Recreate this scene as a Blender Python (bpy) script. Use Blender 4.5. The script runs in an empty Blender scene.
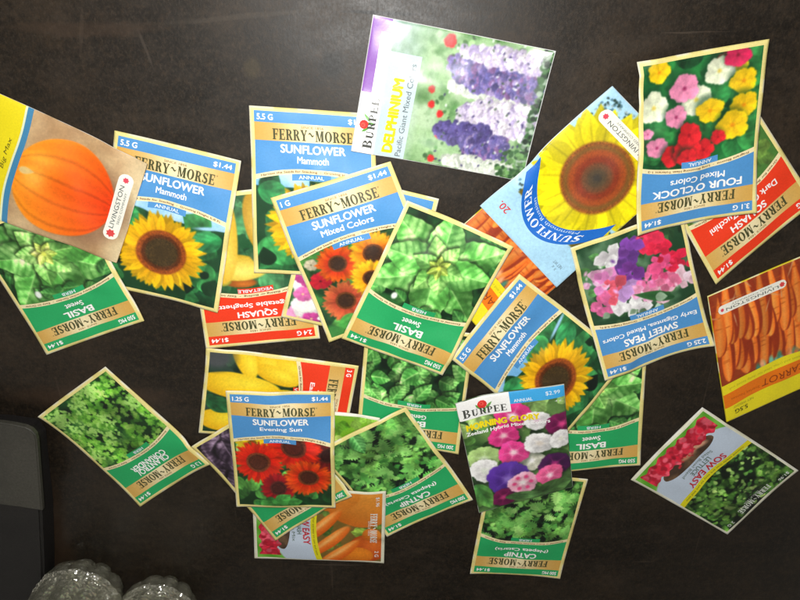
import bpy, math, os
import numpy as np
from mathutils import Vector, Matrix
C = bpy.context.scene.collection
PI = math.pi
R_ = math.radians

# ------------------------------------------------------------------ camera geometry
FPX = 600.0                       # focal length in pixels of an 800 px wide frame
NADIR = (400.0, 30.0)             # where the plumb line under the lens meets the table
CAM_H = 0.404
TH = math.atan((300.0 - NADIR[1]) / FPX)
FWD = np.array([0, -math.sin(TH), -math.cos(TH)])
UPV = np.array([0, math.cos(TH), -math.sin(TH)])
CAM = np.array([0, 0, CAM_H])

def at(px, py, z=0.0):
    """Point of the table (or of a level z above it) that the photo shows at px, py."""
    d = np.array([px - 400.0, 0, 0]) + (300.0 - py) * UPV + FPX * FWD
    return CAM + d * ((z - CAM_H) / d[2])

# ------------------------------------------------------------------ colours
def lin(c):
    c = np.asarray(c, dtype=float)
    if c.max() > 1.001: c = c / 255.0
    return np.where(c <= 0.04045, c / 12.92, ((np.clip(c, 0, 1) + 0.055) / 1.055) ** 2.4)

def rgb(*c): return np.array(c, dtype=float) / 255.0

# ------------------------------------------------------------------ materials
def new_mat(name):
    m = bpy.data.materials.new(name); m.use_nodes = True
    nt = m.node_tree
    return m, nt, nt.nodes['Principled BSDF']

def print_mat(name, rough, coat=0.0, coat_rough=0.15):
    m, nt, b = new_mat(name)
    a = nt.nodes.new('ShaderNodeAttribute'); a.attribute_name = 'Col'
    tc = nt.nodes.new('ShaderNodeTexCoord')
    n = nt.nodes.new('ShaderNodeTexNoise'); n.inputs['Scale'].default_value = 900; n.inputs['Detail'].default_value = 3
    nt.links.new(tc.outputs['Object'], n.inputs['Vector'])
    mx = nt.nodes.new('ShaderNodeMixRGB'); mx.blend_type = 'MULTIPLY'; mx.inputs[0].default_value = 0.22
    cr = nt.nodes.new('ShaderNodeValToRGB')
    cr.color_ramp.elements[0].position = 0.25; cr.color_ramp.elements[0].color = (.45, .45, .45, 1)
    cr.color_ramp.elements[1].position = 0.75; cr.color_ramp.elements[1].color = (1, 1, 1, 1)
    nt.links.new(n.outputs['Fac'], cr.inputs[0])
    nt.links.new(a.outputs['Color'], mx.inputs[1]); nt.links.new(cr.outputs[0], mx.inputs[2])
    nt.links.new(mx.outputs[0], b.inputs['Base Color'])
    n2 = nt.nodes.new('ShaderNodeTexNoise'); n2.inputs['Scale'].default_value = 60; n2.inputs['Detail'].default_value = 4
    nt.links.new(tc.outputs['Object'], n2.inputs['Vector'])
    mr = nt.nodes.new('ShaderNodeMapRange')
    mr.inputs[3].default_value = rough - .07; mr.inputs[4].default_value = rough + .07
    nt.links.new(n2.outputs['Fac'], mr.inputs[0]); nt.links.new(mr.outputs[0], b.inputs['Roughness'])
    bp = nt.nodes.new('ShaderNodeBump'); bp.inputs['Strength'].default_value = .12; bp.inputs['Distance'].default_value = .0006
    n3 = nt.nodes.new('ShaderNodeTexNoise'); n3.inputs['Scale'].default_value = 130; n3.inputs['Detail'].default_value = 5
    nt.links.new(tc.outputs['Object'], n3.inputs['Vector'])
    nt.links.new(n3.outputs['Fac'], bp.inputs['Height']); nt.links.new(bp.outputs[0], b.inputs['Normal'])
    b.inputs['Specular IOR Level'].default_value = .4
    b.inputs['Coat Weight'].default_value = coat; b.inputs['Coat Roughness'].default_value = coat_rough
    return m

PAPER = print_mat('printed_paper', .5)
GLOSS = print_mat('glossy_printed_paper', .27, 0)

# ------------------------------------------------------------------ painting helpers (the photographs printed on the packets)
class Canvas:
    def __init__(s, W, H, seed, bg):
        s.W, s.H = W, H; s.k = W; s.hh = H / W
        s.rng = np.random.RandomState(seed)
        s.a = np.zeros((H, W, 3)); s.a[:] = bg
        s.X, s.Y = np.meshgrid((np.arange(W) + .5) / W, (np.arange(H) + .5) / W)
    def noise(s, sc, oct=3):
        out = np.zeros((s.H, s.W)); amp = 1; tot = 0
        for o in range(oct):
            f = sc * 2 ** o
            gw, gh = int(f) + 3, int(f * s.hh) + 3
            g = s.rng.rand(gh, gw)
            x = s.X * f; y = s.Y * f
            xi = x.astype(int); yi = np.minimum(y.astype(int), gh - 2); xf = x - xi; yf = y - yi
            xf = xf * xf * (3 - 2 * xf); yf = yf * yf * (3 - 2 * yf)
            out += amp * ((g[yi, xi] * (1 - xf) + g[yi, xi + 1] * xf) * (1 - yf) + (g[yi + 1, xi] * (1 - xf) + g[yi + 1, xi + 1] * xf) * yf)
            tot += amp; amp *= .55
        return out / tot
    def box(s, cx, cy, r):
        x0 = max(0, int((cx - r) * s.W) - 1); x1 = min(s.W, int((cx + r) * s.W) + 2)
        y0 = max(0, int((cy - r) * s.W) - 1); y1 = min(s.H, int((cy + r) * s.W) + 2)
        if x1 <= x0 or y1 <= y0: return None
        return slice(y0, y1), slice(x0, x1)
    def put(s, sl, m, col):
        m = np.clip(m, 0, 1)[..., None]
        s.a[sl] = s.a[sl] * (1 - m) + col * m
    def mixn(s, col, sc, lo, hi, oct=3, amt=1):
        n = s.noise(sc, oct); s.put((slice(None), slice(None)), amt * np.clip((n - lo) / (hi - lo), 0, 1), col)
    def ell(s, cx, cy, rx, ry, col, rot=0, soft=.012, c2=None, amt=1, light=(-.3, -.3)):
        sl = s.box(cx, cy, max(rx, ry) + soft * 2)
        if sl is None: return
        dx = s.X[sl] - cx; dy = s.Y[sl] - cy; c, q = math.cos(rot), math.sin(rot)
        u = (dx * c + dy * q) / rx; v = (-dx * q + dy * c) / ry
        d = np.sqrt(u * u + v * v)
        m = (1 - d) * min(rx, ry) / soft + .5
        cc = np.broadcast_to(np.asarray(col), d.shape + (3,))
        if c2 is not None:
            t = np.clip(np.sqrt((u - light[0]) ** 2 + (v - light[1]) ** 2) / 1.4, 0, 1)[..., None]
            cc = np.asarray(col) * (1 - t) + np.asarray(c2) * t
        s.put(sl, np.clip(m, 0, 1) * amt, cc)
    def leaf(s, cx, cy, L, W, ang, c1, c2, veins=0, pw=.75, mid=None, jag=0, soft=.009, bias=.6):
        """blade from (cx,cy) along ang; c1 at the base / rib, c2 at the tip / edge"""
        ex, ey = cx + L * math.cos(ang), cy + L * math.sin(ang)
        sl = s.box((cx + ex) / 2, (cy + ey) / 2, L / 2 + W + soft)
        if sl is None: return
        dx = s.X[sl] - cx; dy = s.Y[sl] - cy; c, q = math.cos(ang), math.sin(ang)
        u = (dx * c + dy * q) / L; v = -dx * q + dy * c
        uc = np.clip(u, 0, 1)
        hw = W * np.sin(PI * uc ** pw) ** .8 * (1.08 - .5 * uc ** 4)
        if jag: hw = hw * (1 - jag * (.5 + .5 * np.sin(uc * 38)))
        m = np.clip((hw - np.abs(v)) / soft + .5, 0, 1) * ((u > 0) & (u < 1))
        t = np.clip(bias * uc + (1 - bias) * np.abs(v) / (hw + 1e-6), 0, 1)[..., None]
        col = np.asarray(c1) * (1 - t) + np.asarray(c2) * t
        if veins:
            st = .5 + .5 * np.sin((uc * veins - (np.abs(v) / W) ** 1.4 * 1.8) * 2 * PI)
            side = np.where(v > 0, 1.06, .9)[..., None]
            if not hasattr(s, 'tex'): s.tex = s.noise(9, 4)
            col = col * side * (.9 + .13 * st[..., None]) * (.4 + 1.2 * s.tex[sl][..., None])
            rib = np.exp(-(v / (.05 * W + .003)) ** 2)[..., None]
            col = col * (1 - .5 * rib) + np.asarray(mid if mid is not None else c1) * 1.15 * .5 * rib
        s.put(sl, m, np.clip(col, 0, 1))
    def bigleaf(s, cx, cy, L, W, ang, col, lit, bend=.1, veins=6, side=.12):
        """a broad quilted leaf with a curved rib, arching side veins and one lighter half"""
        if not hasattr(s, 'tex'): s.tex = s.noise(9, 4)
        mx, my = cx + L / 2 * math.cos(ang), cy + L / 2 * math.sin(ang)
        for grow, shade in ((1.08, 1), (1, 0)):
            sl = s.box(mx + (.015 if shade else 0), my + (.02 if shade else 0), L * .62 + W)
            if sl is None: return
            dx = s.X[sl] - cx - (.012 if shade else 0); dy = s.Y[sl] - cy - (.016 if shade else 0); c, q = math.cos(ang), math.sin(ang)
            u = (dx * c + dy * q) / L; v = -dx * q + dy * c; uc = np.clip(u, 0, 1); v = v - bend * L * uc ** 2
            hw = W * grow * np.sin(PI * uc ** .82) ** .75 * (1.04 - .35 * uc ** 3) * (1 + .03 * np.sin(uc * 40))
            inside = (u > 0) & (u < 1)
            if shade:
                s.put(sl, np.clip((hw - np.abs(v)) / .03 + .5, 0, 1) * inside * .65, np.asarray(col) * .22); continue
            m = np.clip((hw - np.abs(v)) / .008 + .5, 0, 1) * inside
            a = np.abs(v) / (W + 1e-6); ph = uc * veins - a * .9 - .55 * a ** 2
            fr = ph - np.floor(ph); bul = np.sin(PI * fr) ** .7
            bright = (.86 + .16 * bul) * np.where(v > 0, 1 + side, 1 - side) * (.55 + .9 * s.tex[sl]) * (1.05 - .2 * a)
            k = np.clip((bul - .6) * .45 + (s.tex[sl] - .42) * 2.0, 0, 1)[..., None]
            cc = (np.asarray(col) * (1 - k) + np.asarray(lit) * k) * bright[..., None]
            rib = np.exp(-(v / (.004 + .006 * (1 - uc))) ** 2)[..., None]
            cc = cc * (1 - .55 * rib) + np.asarray(lit) * 1.08 * .55 * rib
            s.put(sl, m, np.clip(cc, 0, 1))
    def clumps(s, sc=4, lo=.55, hi=1.3):
        n = s.noise(sc, 2); n = (n - n.min()) / (n.max() - n.min())
        s.a = np.clip(s.a * (lo + (hi - lo) * n)[..., None], 0, 1)
    def sun(s, cx, cy, R, r, pc1, pc2, dc, ring, n=26, seed=0, w=.16):
        g = np.random.RandomState(seed + 5)
        for lay, k in ((0, 1.0), (1, .9)):
            for i in range(n):
                an = 2 * PI * (i + .5 * lay) / n + g.uniform(-.07, .07)
                f = g.uniform(.8, 1.12) * (.86 if lay == 0 else 1)
                L = (R - r * .7) * k * g.uniform(.92, 1.05)
                s.leaf(cx + r * .7 * math.cos(an), cy + r * .7 * math.sin(an), L, R * w * g.uniform(.85, 1.1), an + g.uniform(-.09, .09),
                       np.clip(np.asarray(pc1) * f, 0, 1), np.clip(np.asarray(pc2) * f, 0, 1), veins=0, pw=1.05, soft=.01, bias=.85)
                s.leaf(cx + r * .7 * math.cos(an), cy + r * .7 * math.sin(an), L * .95, R * w * .14, an, np.asarray(pc1) * .8 * f, np.clip(np.asarray(pc2) * .93 * f, 0, 1), pw=1.0, soft=.014)
        sl = s.box(cx, cy, r * 1.2)
        d = np.hypot(s.X[sl] - cx, s.Y[sl] - cy) / r
        nz = g.rand(*d.shape)
        s.put(sl, (1.06 - d) / .08, np.asarray(ring) * (.6 + .7 * nz[..., None]))
        s.put(sl, (.86 - d) / .1, np.asarray(ring) * .55 * (.6 + .8 * nz[..., None]))
        s.put(sl, (.72 - d) / .12, np.asarray(dc) * (.55 + .9 * nz[..., None]))
        s.put(sl, np.clip((.42 - d) / .3, 0, .7), np.asarray(dc) * .9)
    def bloom(s, cx, cy, R, col, ctr, n=5, seed=0, edge=None, cr=.2, wob=.12, star=0):
        """an open flower of n lobes"""
        g = np.random.RandomState(seed + 11); ph = g.uniform(0, 6)
        sl = s.box(cx, cy, R * 1.3)
        if sl is None: return
        dx = s.X[sl] - cx; dy = (s.Y[sl] - cy) * g.uniform(1, 1.15)
        d = np.hypot(dx, dy) / R; an = np.arctan2(dy, dx)
        rad = 1 - wob * (1 - np.abs(np.cos(n * (an + ph) / 2)) ** .7) + .05 * np.sin(3 * an + ph * 2) + .025 * np.sin(11 * an + ph) + .015 * np.sin(23 * an)
        q = d / rad
        t = np.clip(q, 0, 1)[..., None]
        e = np.asarray(edge if edge is not None else col)
        c = np.asarray(col) * (1 - t ** 2) + e * t ** 2
        fold = (.95 + .05 * np.cos(n * (an + ph) + .6) + .12 * (g.rand(*d.shape) - .5))[..., None]
        tilt = (1 + .1 * (-dx - dy) / R)[..., None]
        s.put(sl, (1 - q) * R / .012 + .5, np.clip(c * fold * tilt, 0, 1))
        if star:
            ray = np.clip(np.cos(n * (an + ph)) ** 9, 0, 1) * np.clip((.95 - q) * 1.4, 0, 1) * np.clip(q * 3, 0, 1)
            s.put(sl, ray * star * (q < 1), np.asarray(ctr))
            s.put(sl, np.clip(1 - np.abs(q - .5) / .2, 0, 1) * .22 * (q < 1), np.asarray(col) * .62)
        s.put(sl, np.clip((cr - q) / (cr * .7), 0, 1), np.asarray(ctr))
    def foliage(s, n, Lr, c_dark, c_lit, wr=.42, veins=3, jag=0, y0=0, y1=None, lob=0, mid=None):
        y1 = s.hh if y1 is None else y1
        for i in range(n):
            t = (i / n) ** .85
            x, y = s.rng.uniform(-.05, 1.05), s.rng.uniform(y0, y1)
            L = s.rng.uniform(*Lr); an = s.rng.uniform(0, 2 * PI)
            k = np.clip(t * s.rng.uniform(.55, 1.25), 0, 1)
            col = np.asarray(c_dark) * (1 - k) + np.asarray(c_lit) * k
            if lob:
                for j in range(lob):
                    a2 = an + (j - (lob - 1) / 2) * .75
                    s.leaf(x, y, L * (1 - .12 * abs(j - (lob - 1) / 2)), L * wr * .6, a2, col * .8, np.clip(col * 1.15, 0, 1), veins=0, pw=.6, jag=jag)
            else:
                s.leaf(x, y, L, L * wr, an, col * .85, np.clip(col * 1.1, 0, 1), veins=veins, jag=jag, mid=mid)
    def speck(s, n, r, cols, x0=0, x1=1, y0=0, y1=None, soft=.008):
        y1 = s.hh if y1 is None else y1
        for i in range(n):
            c = np.asarray(cols[s.rng.randint(len(cols))]) * s.rng.uniform(.8, 1.12)
            s.ell(s.rng.uniform(x0, x1), s.rng.uniform(y0, y1), r * s.rng.uniform(.6, 1.3), r * s.rng.uniform(.6, 1.3), np.clip(c, 0, 1), s.rng.uniform(0, 3), soft)
    def finish(s, grain=.07, soft=2):
        for _ in range(soft):
            p = np.pad(s.a, ((1, 1), (1, 1), (0, 0)), mode='edge')
            s.a = .5 * s.a + .125 * (p[:-2, 1:-1] + p[2:, 1:-1] + p[1:-1, :-2] + p[1:-1, 2:])
        s.a = np.clip(s.a * (1 + grain * (s.noise(55, 2)[..., None] - .5) * 2), 0, 1)
        return s.a

G1, G2, G3 = rgb(18, 52, 24), rgb(46, 130, 52), rgb(150, 205, 110)

def basil_art(c):
    H = c.hh
    c.a[:] = rgb(22, 62, 32)
    c.mixn(rgb(46, 104, 48), 5, .35, .7); c.mixn(rgb(10, 24, 16), 7, .52, .72, amt=.8)
    for i in range(16):
        c.bigleaf(c.rng.uniform(-.1, 1.1), c.rng.uniform(-.1, H + .1), c.rng.uniform(.2, .38), c.rng.uniform(.07, .12), c.rng.uniform(0, 6.28), rgb(54, 126, 56) * c.rng.uniform(.7, 1.15), rgb(116, 184, 94), c.rng.uniform(-.15, .15))
    cx, cy = .5, H * .54
    A = ((.55, .66, .17), (2.55, .62, .18), (5.6, .64, .17), (3.75, .62, .18), (1.45, .5, .17), (4.65, .62, .19), (.05, .52, .16), (3.15, .52, .15))
    for an, L, W in A:
        f = c.rng.uniform(.85, 1.1)
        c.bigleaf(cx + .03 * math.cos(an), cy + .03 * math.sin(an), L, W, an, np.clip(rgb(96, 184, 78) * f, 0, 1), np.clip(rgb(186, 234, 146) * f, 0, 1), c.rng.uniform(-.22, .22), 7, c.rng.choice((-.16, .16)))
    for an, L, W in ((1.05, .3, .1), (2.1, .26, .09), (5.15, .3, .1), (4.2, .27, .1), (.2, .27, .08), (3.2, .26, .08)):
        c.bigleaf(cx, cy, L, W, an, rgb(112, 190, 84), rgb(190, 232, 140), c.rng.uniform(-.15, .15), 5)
    for i in range(6): c.bigleaf(cx, cy, .12, .035, i * 1.05 + .3, rgb(176, 212, 80), rgb(226, 240, 130), 0, 3)
    c.ell(cx, cy, .022, .022, rgb(226, 234, 96), soft=.02)
    for i in range(7): c.bigleaf(c.rng.uniform(.0, .7), c.rng.uniform(-.02, H * .12), .16, .06, c.rng.uniform(0, 6.28), rgb(64, 136, 62), rgb(130, 196, 104), .1, 4)
    c.ell(.77, .10, .028, .035, rgb(238, 244, 236), soft=.015)

def mammoth_art(c):
    c.a[:] = rgb(120, 186, 236)
    c.mixn(rgb(190, 224, 246), 3, .4, .7)
    y0 = .13
    sl = (slice(int(y0 * c.W), None), slice(None)); c.put(sl, np.ones(c.a[sl].shape[:2]), rgb(22, 66, 36))
    c.foliage(46, (.16, .36), rgb(16, 52, 30), rgb(66, 160, 84), .42, 3, y0=.12)
    c.foliage(16, (.1, .2), rgb(10, 26, 18), rgb(30, 90, 44), .4, 0, y0=.5)
    c.leaf(.02, .16, .34, .1, .2, rgb(40, 130, 70), rgb(74, 168, 96), 4); c.leaf(.98, .2, .36, .1, 2.7, rgb(40, 130, 70), rgb(80, 176, 110), 4)
    c.ell(.88, .12, .13, .016, rgb(160, 206, 240), -.2)
    c.sun(.48, .47, .4, .215, rgb(248, 166, 6), rgb(255, 206, 22), rgb(66, 50, 24), rgb(158, 76, 24), 32, 1, .1)

def mixed_art(c):
    c.a[:] = rgb(26, 60, 34)
    c.mixn(rgb(60, 130, 60), 6, .4, .7)
    c.foliage(50, (.1, .24), rgb(20, 50, 30), rgb(96, 170, 76), .4, 2)
    c.bloom(.1, .32, .1, rgb(196, 34, 50), rgb(90, 20, 30), 7, 3); c.bloom(.08, .14, .06, rgb(200, 190, 160), rgb(90, 90, 60), 6, 4)
    S = ((.9, .3, .2, rgb(240, 120, 10), rgb(255, 206, 40)), (.78, .56, .2, rgb(236, 96, 8), rgb(255, 200, 36)), (.3, .2, .2, rgb(190, 20, 12), rgb(250, 120, 30)),
         (.62, .2, .22, rgb(232, 92, 10), rgb(255, 196, 34)), (.24, .58, .22, rgb(168, 44, 34), rgb(236, 130, 70)), (.53, .43, .2, rgb(240, 130, 8), rgb(255, 214, 40)), (.56, .75, .13, rgb(210, 90, 10), rgb(250, 170, 40)))
    for i, (x, y, R, a, b) in enumerate(S): c.sun(x, y, R, R * .4, a, b, rgb(58, 36, 22), rgb(110, 60, 26), 24, i, .12)
    c.leaf(.1, .8, .3, .1, .2, rgb(60, 140, 60), rgb(110, 190, 90), 4)

def evening_art(c):
    c.a[:] = rgb(24, 56, 28)
    c.foliage(60, (.1, .26), rgb(20, 60, 30), rgb(110, 190, 80), .4, 2)
    c.leaf(.03, .1, .28, .12, .5, rgb(150, 210, 120), rgb(200, 236, 160), 3)
    for i, (x, y, R) in enumerate(((.2, .08, .2), (.42, .05, .2))): c.sun(x, y, R, R * .3, rgb(240, 190, 10), rgb(255, 226, 40), rgb(120, 90, 20), rgb(190, 130, 20), 16, i + 20, .16)
    c.sun(.98, .18, .28, .1, rgb(96, 20, 22), rgb(150, 40, 34), rgb(50, 22, 20), rgb(80, 34, 28), 30, 8, .1)
    c.sun(.62, .1, .3, .13, rgb(206, 14, 8), rgb(244, 52, 16), rgb(86, 32, 22), rgb(116, 50, 30), 36, 3, .09)
    c.sun(.24, .32, .28, .125, rgb(204, 12, 8), rgb(246, 58, 18), rgb(84, 40, 26), rgb(128, 62, 34), 38, 4, .085)
    c.sun(.44, .64, .2, .09, rgb(120, 10, 18), rgb(186, 26, 34), rgb(70, 26, 20), rgb(96, 36, 30), 32, 5, .1)
    c.sun(.76, .5, .27, .11, rgb(216, 20, 6), rgb(252, 100, 22), rgb(78, 36, 22), rgb(120, 60, 30), 38, 6, .085)
    c.foliage(10, (.08, .2), rgb(40, 110, 50), rgb(90, 180, 80), .4, 3, y0=c.hh * .9)

def spaghetti_art(c):
    c.a[:] = rgb(34, 88, 50)
    c.foliage(60, (.12, .3), rgb(18, 50, 30), rgb(96, 176, 110), .45, 3)
    c.ell(.62, .12, .16, .05, rgb(214, 120, 40), .1, c2=rgb(120, 60, 20)); c.ell(.82, .13, .12, .04, rgb(120, 150, 60), 0)
    c.ell(.68, .26, .34, .12, rgb(250, 226, 110), .12, c2=rgb(196, 156, 30))
    c.ell(.3, .3, .2, .08, rgb(120, 150, 110), .3, c2=rgb(60, 96, 60))
    c.ell(.72, .52, .14, .42, rgb(248, 214, 92), .12, c2=rgb(196, 148, 20)); c.ell(.36, .6, .13, .3, rgb(244, 216, 110), -.2, c2=rgb(180, 136, 30))
    c.ell(.9, .64, .1, .26, rgb(90, 150, 96), 0, c2=rgb(40, 90, 56))

def pink_art(c):
    c.a[:] = rgb(50, 100, 56)
    c.foliage(50, (.1, .25), rgb(20, 60, 30), rgb(90, 160, 80), .4, 3)
    cols = (rgb(226, 110, 176), rgb(240, 160, 206), rgb(244, 240, 236), rgb(200, 70, 150), rgb(246, 196, 220))
    for i in range(46): c.bloom(c.rng.uniform(0, 1), c.rng.uniform(0, c.hh), c.rng.uniform(.07, .13), cols[c.rng.randint(5)], rgb(236, 216, 150), 5, i)
    c.leaf(.26, c.hh - .03, .2, .03, -.5, rgb(240, 246, 236), rgb(220, 240, 210)); c.leaf(.05, c.hh - .1, .2, .04, -.2, rgb(244, 246, 240), rgb(230, 240, 225))

def fouro_art(c):
    c.a[:] = rgb(20, 92, 44)
    c.mixn(rgb(44, 140, 66), 4, .3, .7); c.mixn(rgb(10, 44, 24), 6, .55, .72, amt=.7)
    c.foliage(36, (.16, .34), rgb(16, 80, 40), rgb(60, 156, 76), .45, 2)
    H = c.hh
    L = [(.2, .9, .10, 'y'), (.28, .93, .09, 'r'), (.9, .62, .135, 'w'), (.86, .92, .1, 'y'), (.52, .62, .135, 'w'), (.63, .74, .13, 'p'), (.34, .84, .125, 'w'), (.14, .72, .115, 'y'),
         (.7, .5, .105, 'p'), (.4, .5, .12, 'y'), (.12, .5, .12, 'y'), (.2, .33, .14, 'y'), (.88, .26, .1, 'p'), (.96, .4, .05, 'p'), (.32, .24, .07, 'r'), (.45, .15, .1, 'r'), (.73, .15, .11, 'r'), (.6, .19, .13, 'r'), (.58, .31, .115, 'r'), (.6, .1, .09, 'r'), (.2, .95, .11, 'm')]
    P = dict(y=(rgb(250, 200, 20), rgb(226, 140, 8)), w=(rgb(232, 240, 206), rgb(222, 200, 90)), p=(rgb(232, 140, 176), rgb(150, 40, 90)), r=(rgb(216, 36, 44), rgb(150, 16, 30)), m=(rgb(200, 30, 80), rgb(120, 10, 40)))
    for i, (x, y, r, k) in enumerate(L):
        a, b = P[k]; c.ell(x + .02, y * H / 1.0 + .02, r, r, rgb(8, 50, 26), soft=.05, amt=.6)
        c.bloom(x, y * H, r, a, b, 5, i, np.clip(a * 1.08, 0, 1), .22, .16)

def sweetpea_art(c):
    c.a[:] = rgb(30, 66, 40)
    c.mixn(rgb(120, 160, 120), 5, .45, .75); c.foliage(30, (.1, .22), rgb(20, 50, 30), rgb(90, 150, 80), .35, 2)
    H = c.hh
    zones = [(.75, .78, rgb(244, 240, 244)), (.9, .62, rgb(236, 176, 210)), (.84, .5, rgb(220, 130, 190)), (.9, .32, rgb(214, 100, 150)), (.74, .25, rgb(240, 236, 240)),
             (.6, .16, rgb(244, 240, 244)), (.36, .85, rgb(226, 44, 80)), (.26, .7, rgb(216, 34, 66)), (.14, .5, rgb(226, 36, 70)), (.1, .3, rgb(244, 200, 214)), (.64, .7, rgb(110, 60, 150)), (.55, .8, rgb(130, 70, 170)),
             (.58, .55, rgb(120, 56, 150)), (.42, .4, rgb(240, 110, 160)), (.3, .5, rgb(240, 84, 140)), (.5, .3, rgb(246, 150, 186)), (.38, .2, rgb(250, 186, 206)), (.28, .3, rgb(236, 120, 160)), (.78, .42, rgb(230, 90, 110)), (.66, .4, rgb(196, 150, 214))]
    for i in range(4):
        for j, (x, y, col) in enumerate(zones):
            for k in range(3):
                xx = x + c.rng.uniform(-.07, .07); yy = H * y + c.rng.uniform(-.07, .07); r = c.rng.uniform(.035, .075)
                f = c.rng.uniform(.8, 1.1); cc = np.clip(col * f, 0, 1)
                c.leaf(xx - r * .8, yy, r * 1.8, r * .8, c.rng.uniform(0, 6), cc * .85, np.clip(cc * 1.12, 0, 1), 0, 1.0)
                if c.rng.rand() > .6: c.ell(xx, yy, r * .35, r * .2, np.clip(cc * 1.2 + .05, 0, 1), c.rng.uniform(0, 3), .02)
    c.leaf(.2, H * .12, .4, .05, .4, rgb(30, 70, 40), rgb(60, 120, 60)); c.foliage(8, (.06, .12), rgb(30, 60, 30), rgb(190, 220, 190), .4, 0, y1=H * .2)

def zucchini_art(c):
    c.a[:] = rgb(70, 120, 50)
    c.foliage(90, (.1, .26), rgb(40, 90, 36), rgb(170, 206, 90), .45, 3)
    c.ell(.82, .15, .13, .17, rgb(226, 236, 224), .3, c2=rgb(120, 160, 130)); c.ell(.5, .1, .18, .07, rgb(200, 220, 170), .4, c2=rgb(90, 140, 80)); c.ell(.3, .3, .1, .3, rgb(50, 100, 50), .5, c2=rgb(16, 46, 24))

def yellowsq_art(c):
    H = c.hh
    c.a[:] = rgb(22, 56, 34); c.mixn(rgb(96, 100, 110), 5, .5, .8, amt=.7)
    c.foliage(30, (.1, .26), rgb(16, 46, 30), rgb(50, 110, 60), .45, 3)
    y, o = rgb(255, 230, 56), rgb(232, 176, 14)
    for cx, cy, rx, ry, ro in ((.12, .14, .13, .3, .3), (.08, .4, .12, .2, .9), (.2, .26, .1, .26, .3), (.04, .62, .11, .26, 1.1)): c.ell(cx, cy, rx, ry, y, ro, c2=o)
    c.ell(.38, .66 * H, .155, .46, y, .05, c2=o); c.ell(.5, .2, .13, .22, y, -.3, c2=o)
    c.ell(.84, .8 * H, .14, .26, y, .1, c2=o); c.ell(.78, .2, .16, .26, rgb(250, 200, 30), .2, c2=rgb(200, 120, 10))
    c.ell(.06, H - .08, .15, .18, rgb(74, 78, 80), 0, soft=.12); c.leaf(.6, H - .02, .36, .1, -1.3, rgb(30, 90, 50), rgb(60, 130, 70), 3)

def genovese_art(c):
    H = c.hh
    c.a[:] = rgb(24, 66, 32); c.mixn(rgb(10, 26, 16), 6, .5, .7)
    for i in range(70):
        k = i / 70; f = c.rng.uniform(.85, 1.15) * (.65 + .5 * k)
        c.bigleaf(c.rng.uniform(-.1, 1.05), c.rng.uniform(0, H + .05), c.rng.uniform(.16, .28), c.rng.uniform(.06, .09), c.rng.uniform(0, 6.28), rgb(72, 156, 64) * f, np.clip(rgb(168, 222, 128) * f, 0, 1), c.rng.uniform(-.2, .2), 5)
    c.clumps(4, .7, 1.3)

def purple_art(c):
    c.a[:] = rgb(40, 30, 38)
    for i in range(50): c.bigleaf(c.rng.uniform(-.1, 1.05), c.rng.uniform(0, c.hh), c.rng.uniform(.24, .4), c.rng.uniform(.09, .13), c.rng.uniform(0, 6.28), rgb(74, 56, 78) * c.rng.uniform(.6, 1.1), rgb(166, 144, 168), c.rng.uniform(-.2, .2), 6)

def catnip_art(c):
    c.a[:] = rgb(12, 24, 18)
    c.foliage(190, (.09, .2), rgb(20, 62, 26), rgb(140, 214, 96), .5, 3, jag=.5)
    c.mixn(rgb(10, 20, 16), 8, .6, .7, amt=.85)
    c.foliage(10, (.05, .09), rgb(14, 30, 20), rgb(14, 30, 20), .5, 0)
    c.foliage(46, (.09, .18), rgb(92, 180, 76), rgb(172, 232, 128), .4, 0, jag=.5)
    c.foliage(120, (.04, .09), rgb(60, 140, 56), rgb(160, 224, 116), .4, 0, jag=.5)
    c.clumps(5, .6, 1.4)
    c.bigleaf(.6, c.hh + .02, .26, .08, -1.6, rgb(70, 150, 70), rgb(140, 206, 124), .05, 6)

def cilantro_art(c):
    c.a[:] = rgb(22, 60, 24); c.mixn(rgb(12, 30, 14), 5, .5, .7)
    c.foliage(330, (.03, .075), rgb(26, 80, 26), rgb(126, 200, 62), .55, 0, jag=.5, lob=5)
    c.mixn(rgb(14, 44, 18), 5, .58, .72, amt=.8)
    c.foliage(330, (.025, .06), rgb(92, 170, 48), rgb(176, 226, 104), .5, 0, jag=.55, lob=5)
    c.mixn(rgb(30, 84, 40), 4, .58, .72, amt=.55)
    for k in range(14):
        x, y = c.rng.uniform(0, 1), c.rng.uniform(c.hh * .2, c.hh)
        for j in range(26): c.leaf(x + c.rng.normal(0, .045), y + c.rng.normal(0, .045), c.rng.uniform(.03, .06), .016, c.rng.uniform(0, 6.28), rgb(140, 204, 84), rgb(196, 234, 140), 0, .8, jag=.4)
    c.clumps(4, .6, 1.35)

def lettuce_art(c):
    c.a[:] = rgb(14, 28, 16)
    c.foliage(420, (.04, .11), rgb(16, 50, 18), rgb(120, 176, 70), .5, 2, jag=.5)
    c.mixn(rgb(8, 18, 12), 7, .56, .68, amt=.9)
    c.foliage(150, (.03, .07), rgb(60, 120, 44), rgb(186, 220, 124), .4, 0, jag=.5); c.clumps(5, .6, 1.45)

def palegreen_art(c):
    c.a[:] = rgb(120, 176, 40)
    c.foliage(90, (.1, .22), rgb(84, 150, 30), rgb(196, 226, 110), .45, 3)

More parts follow.
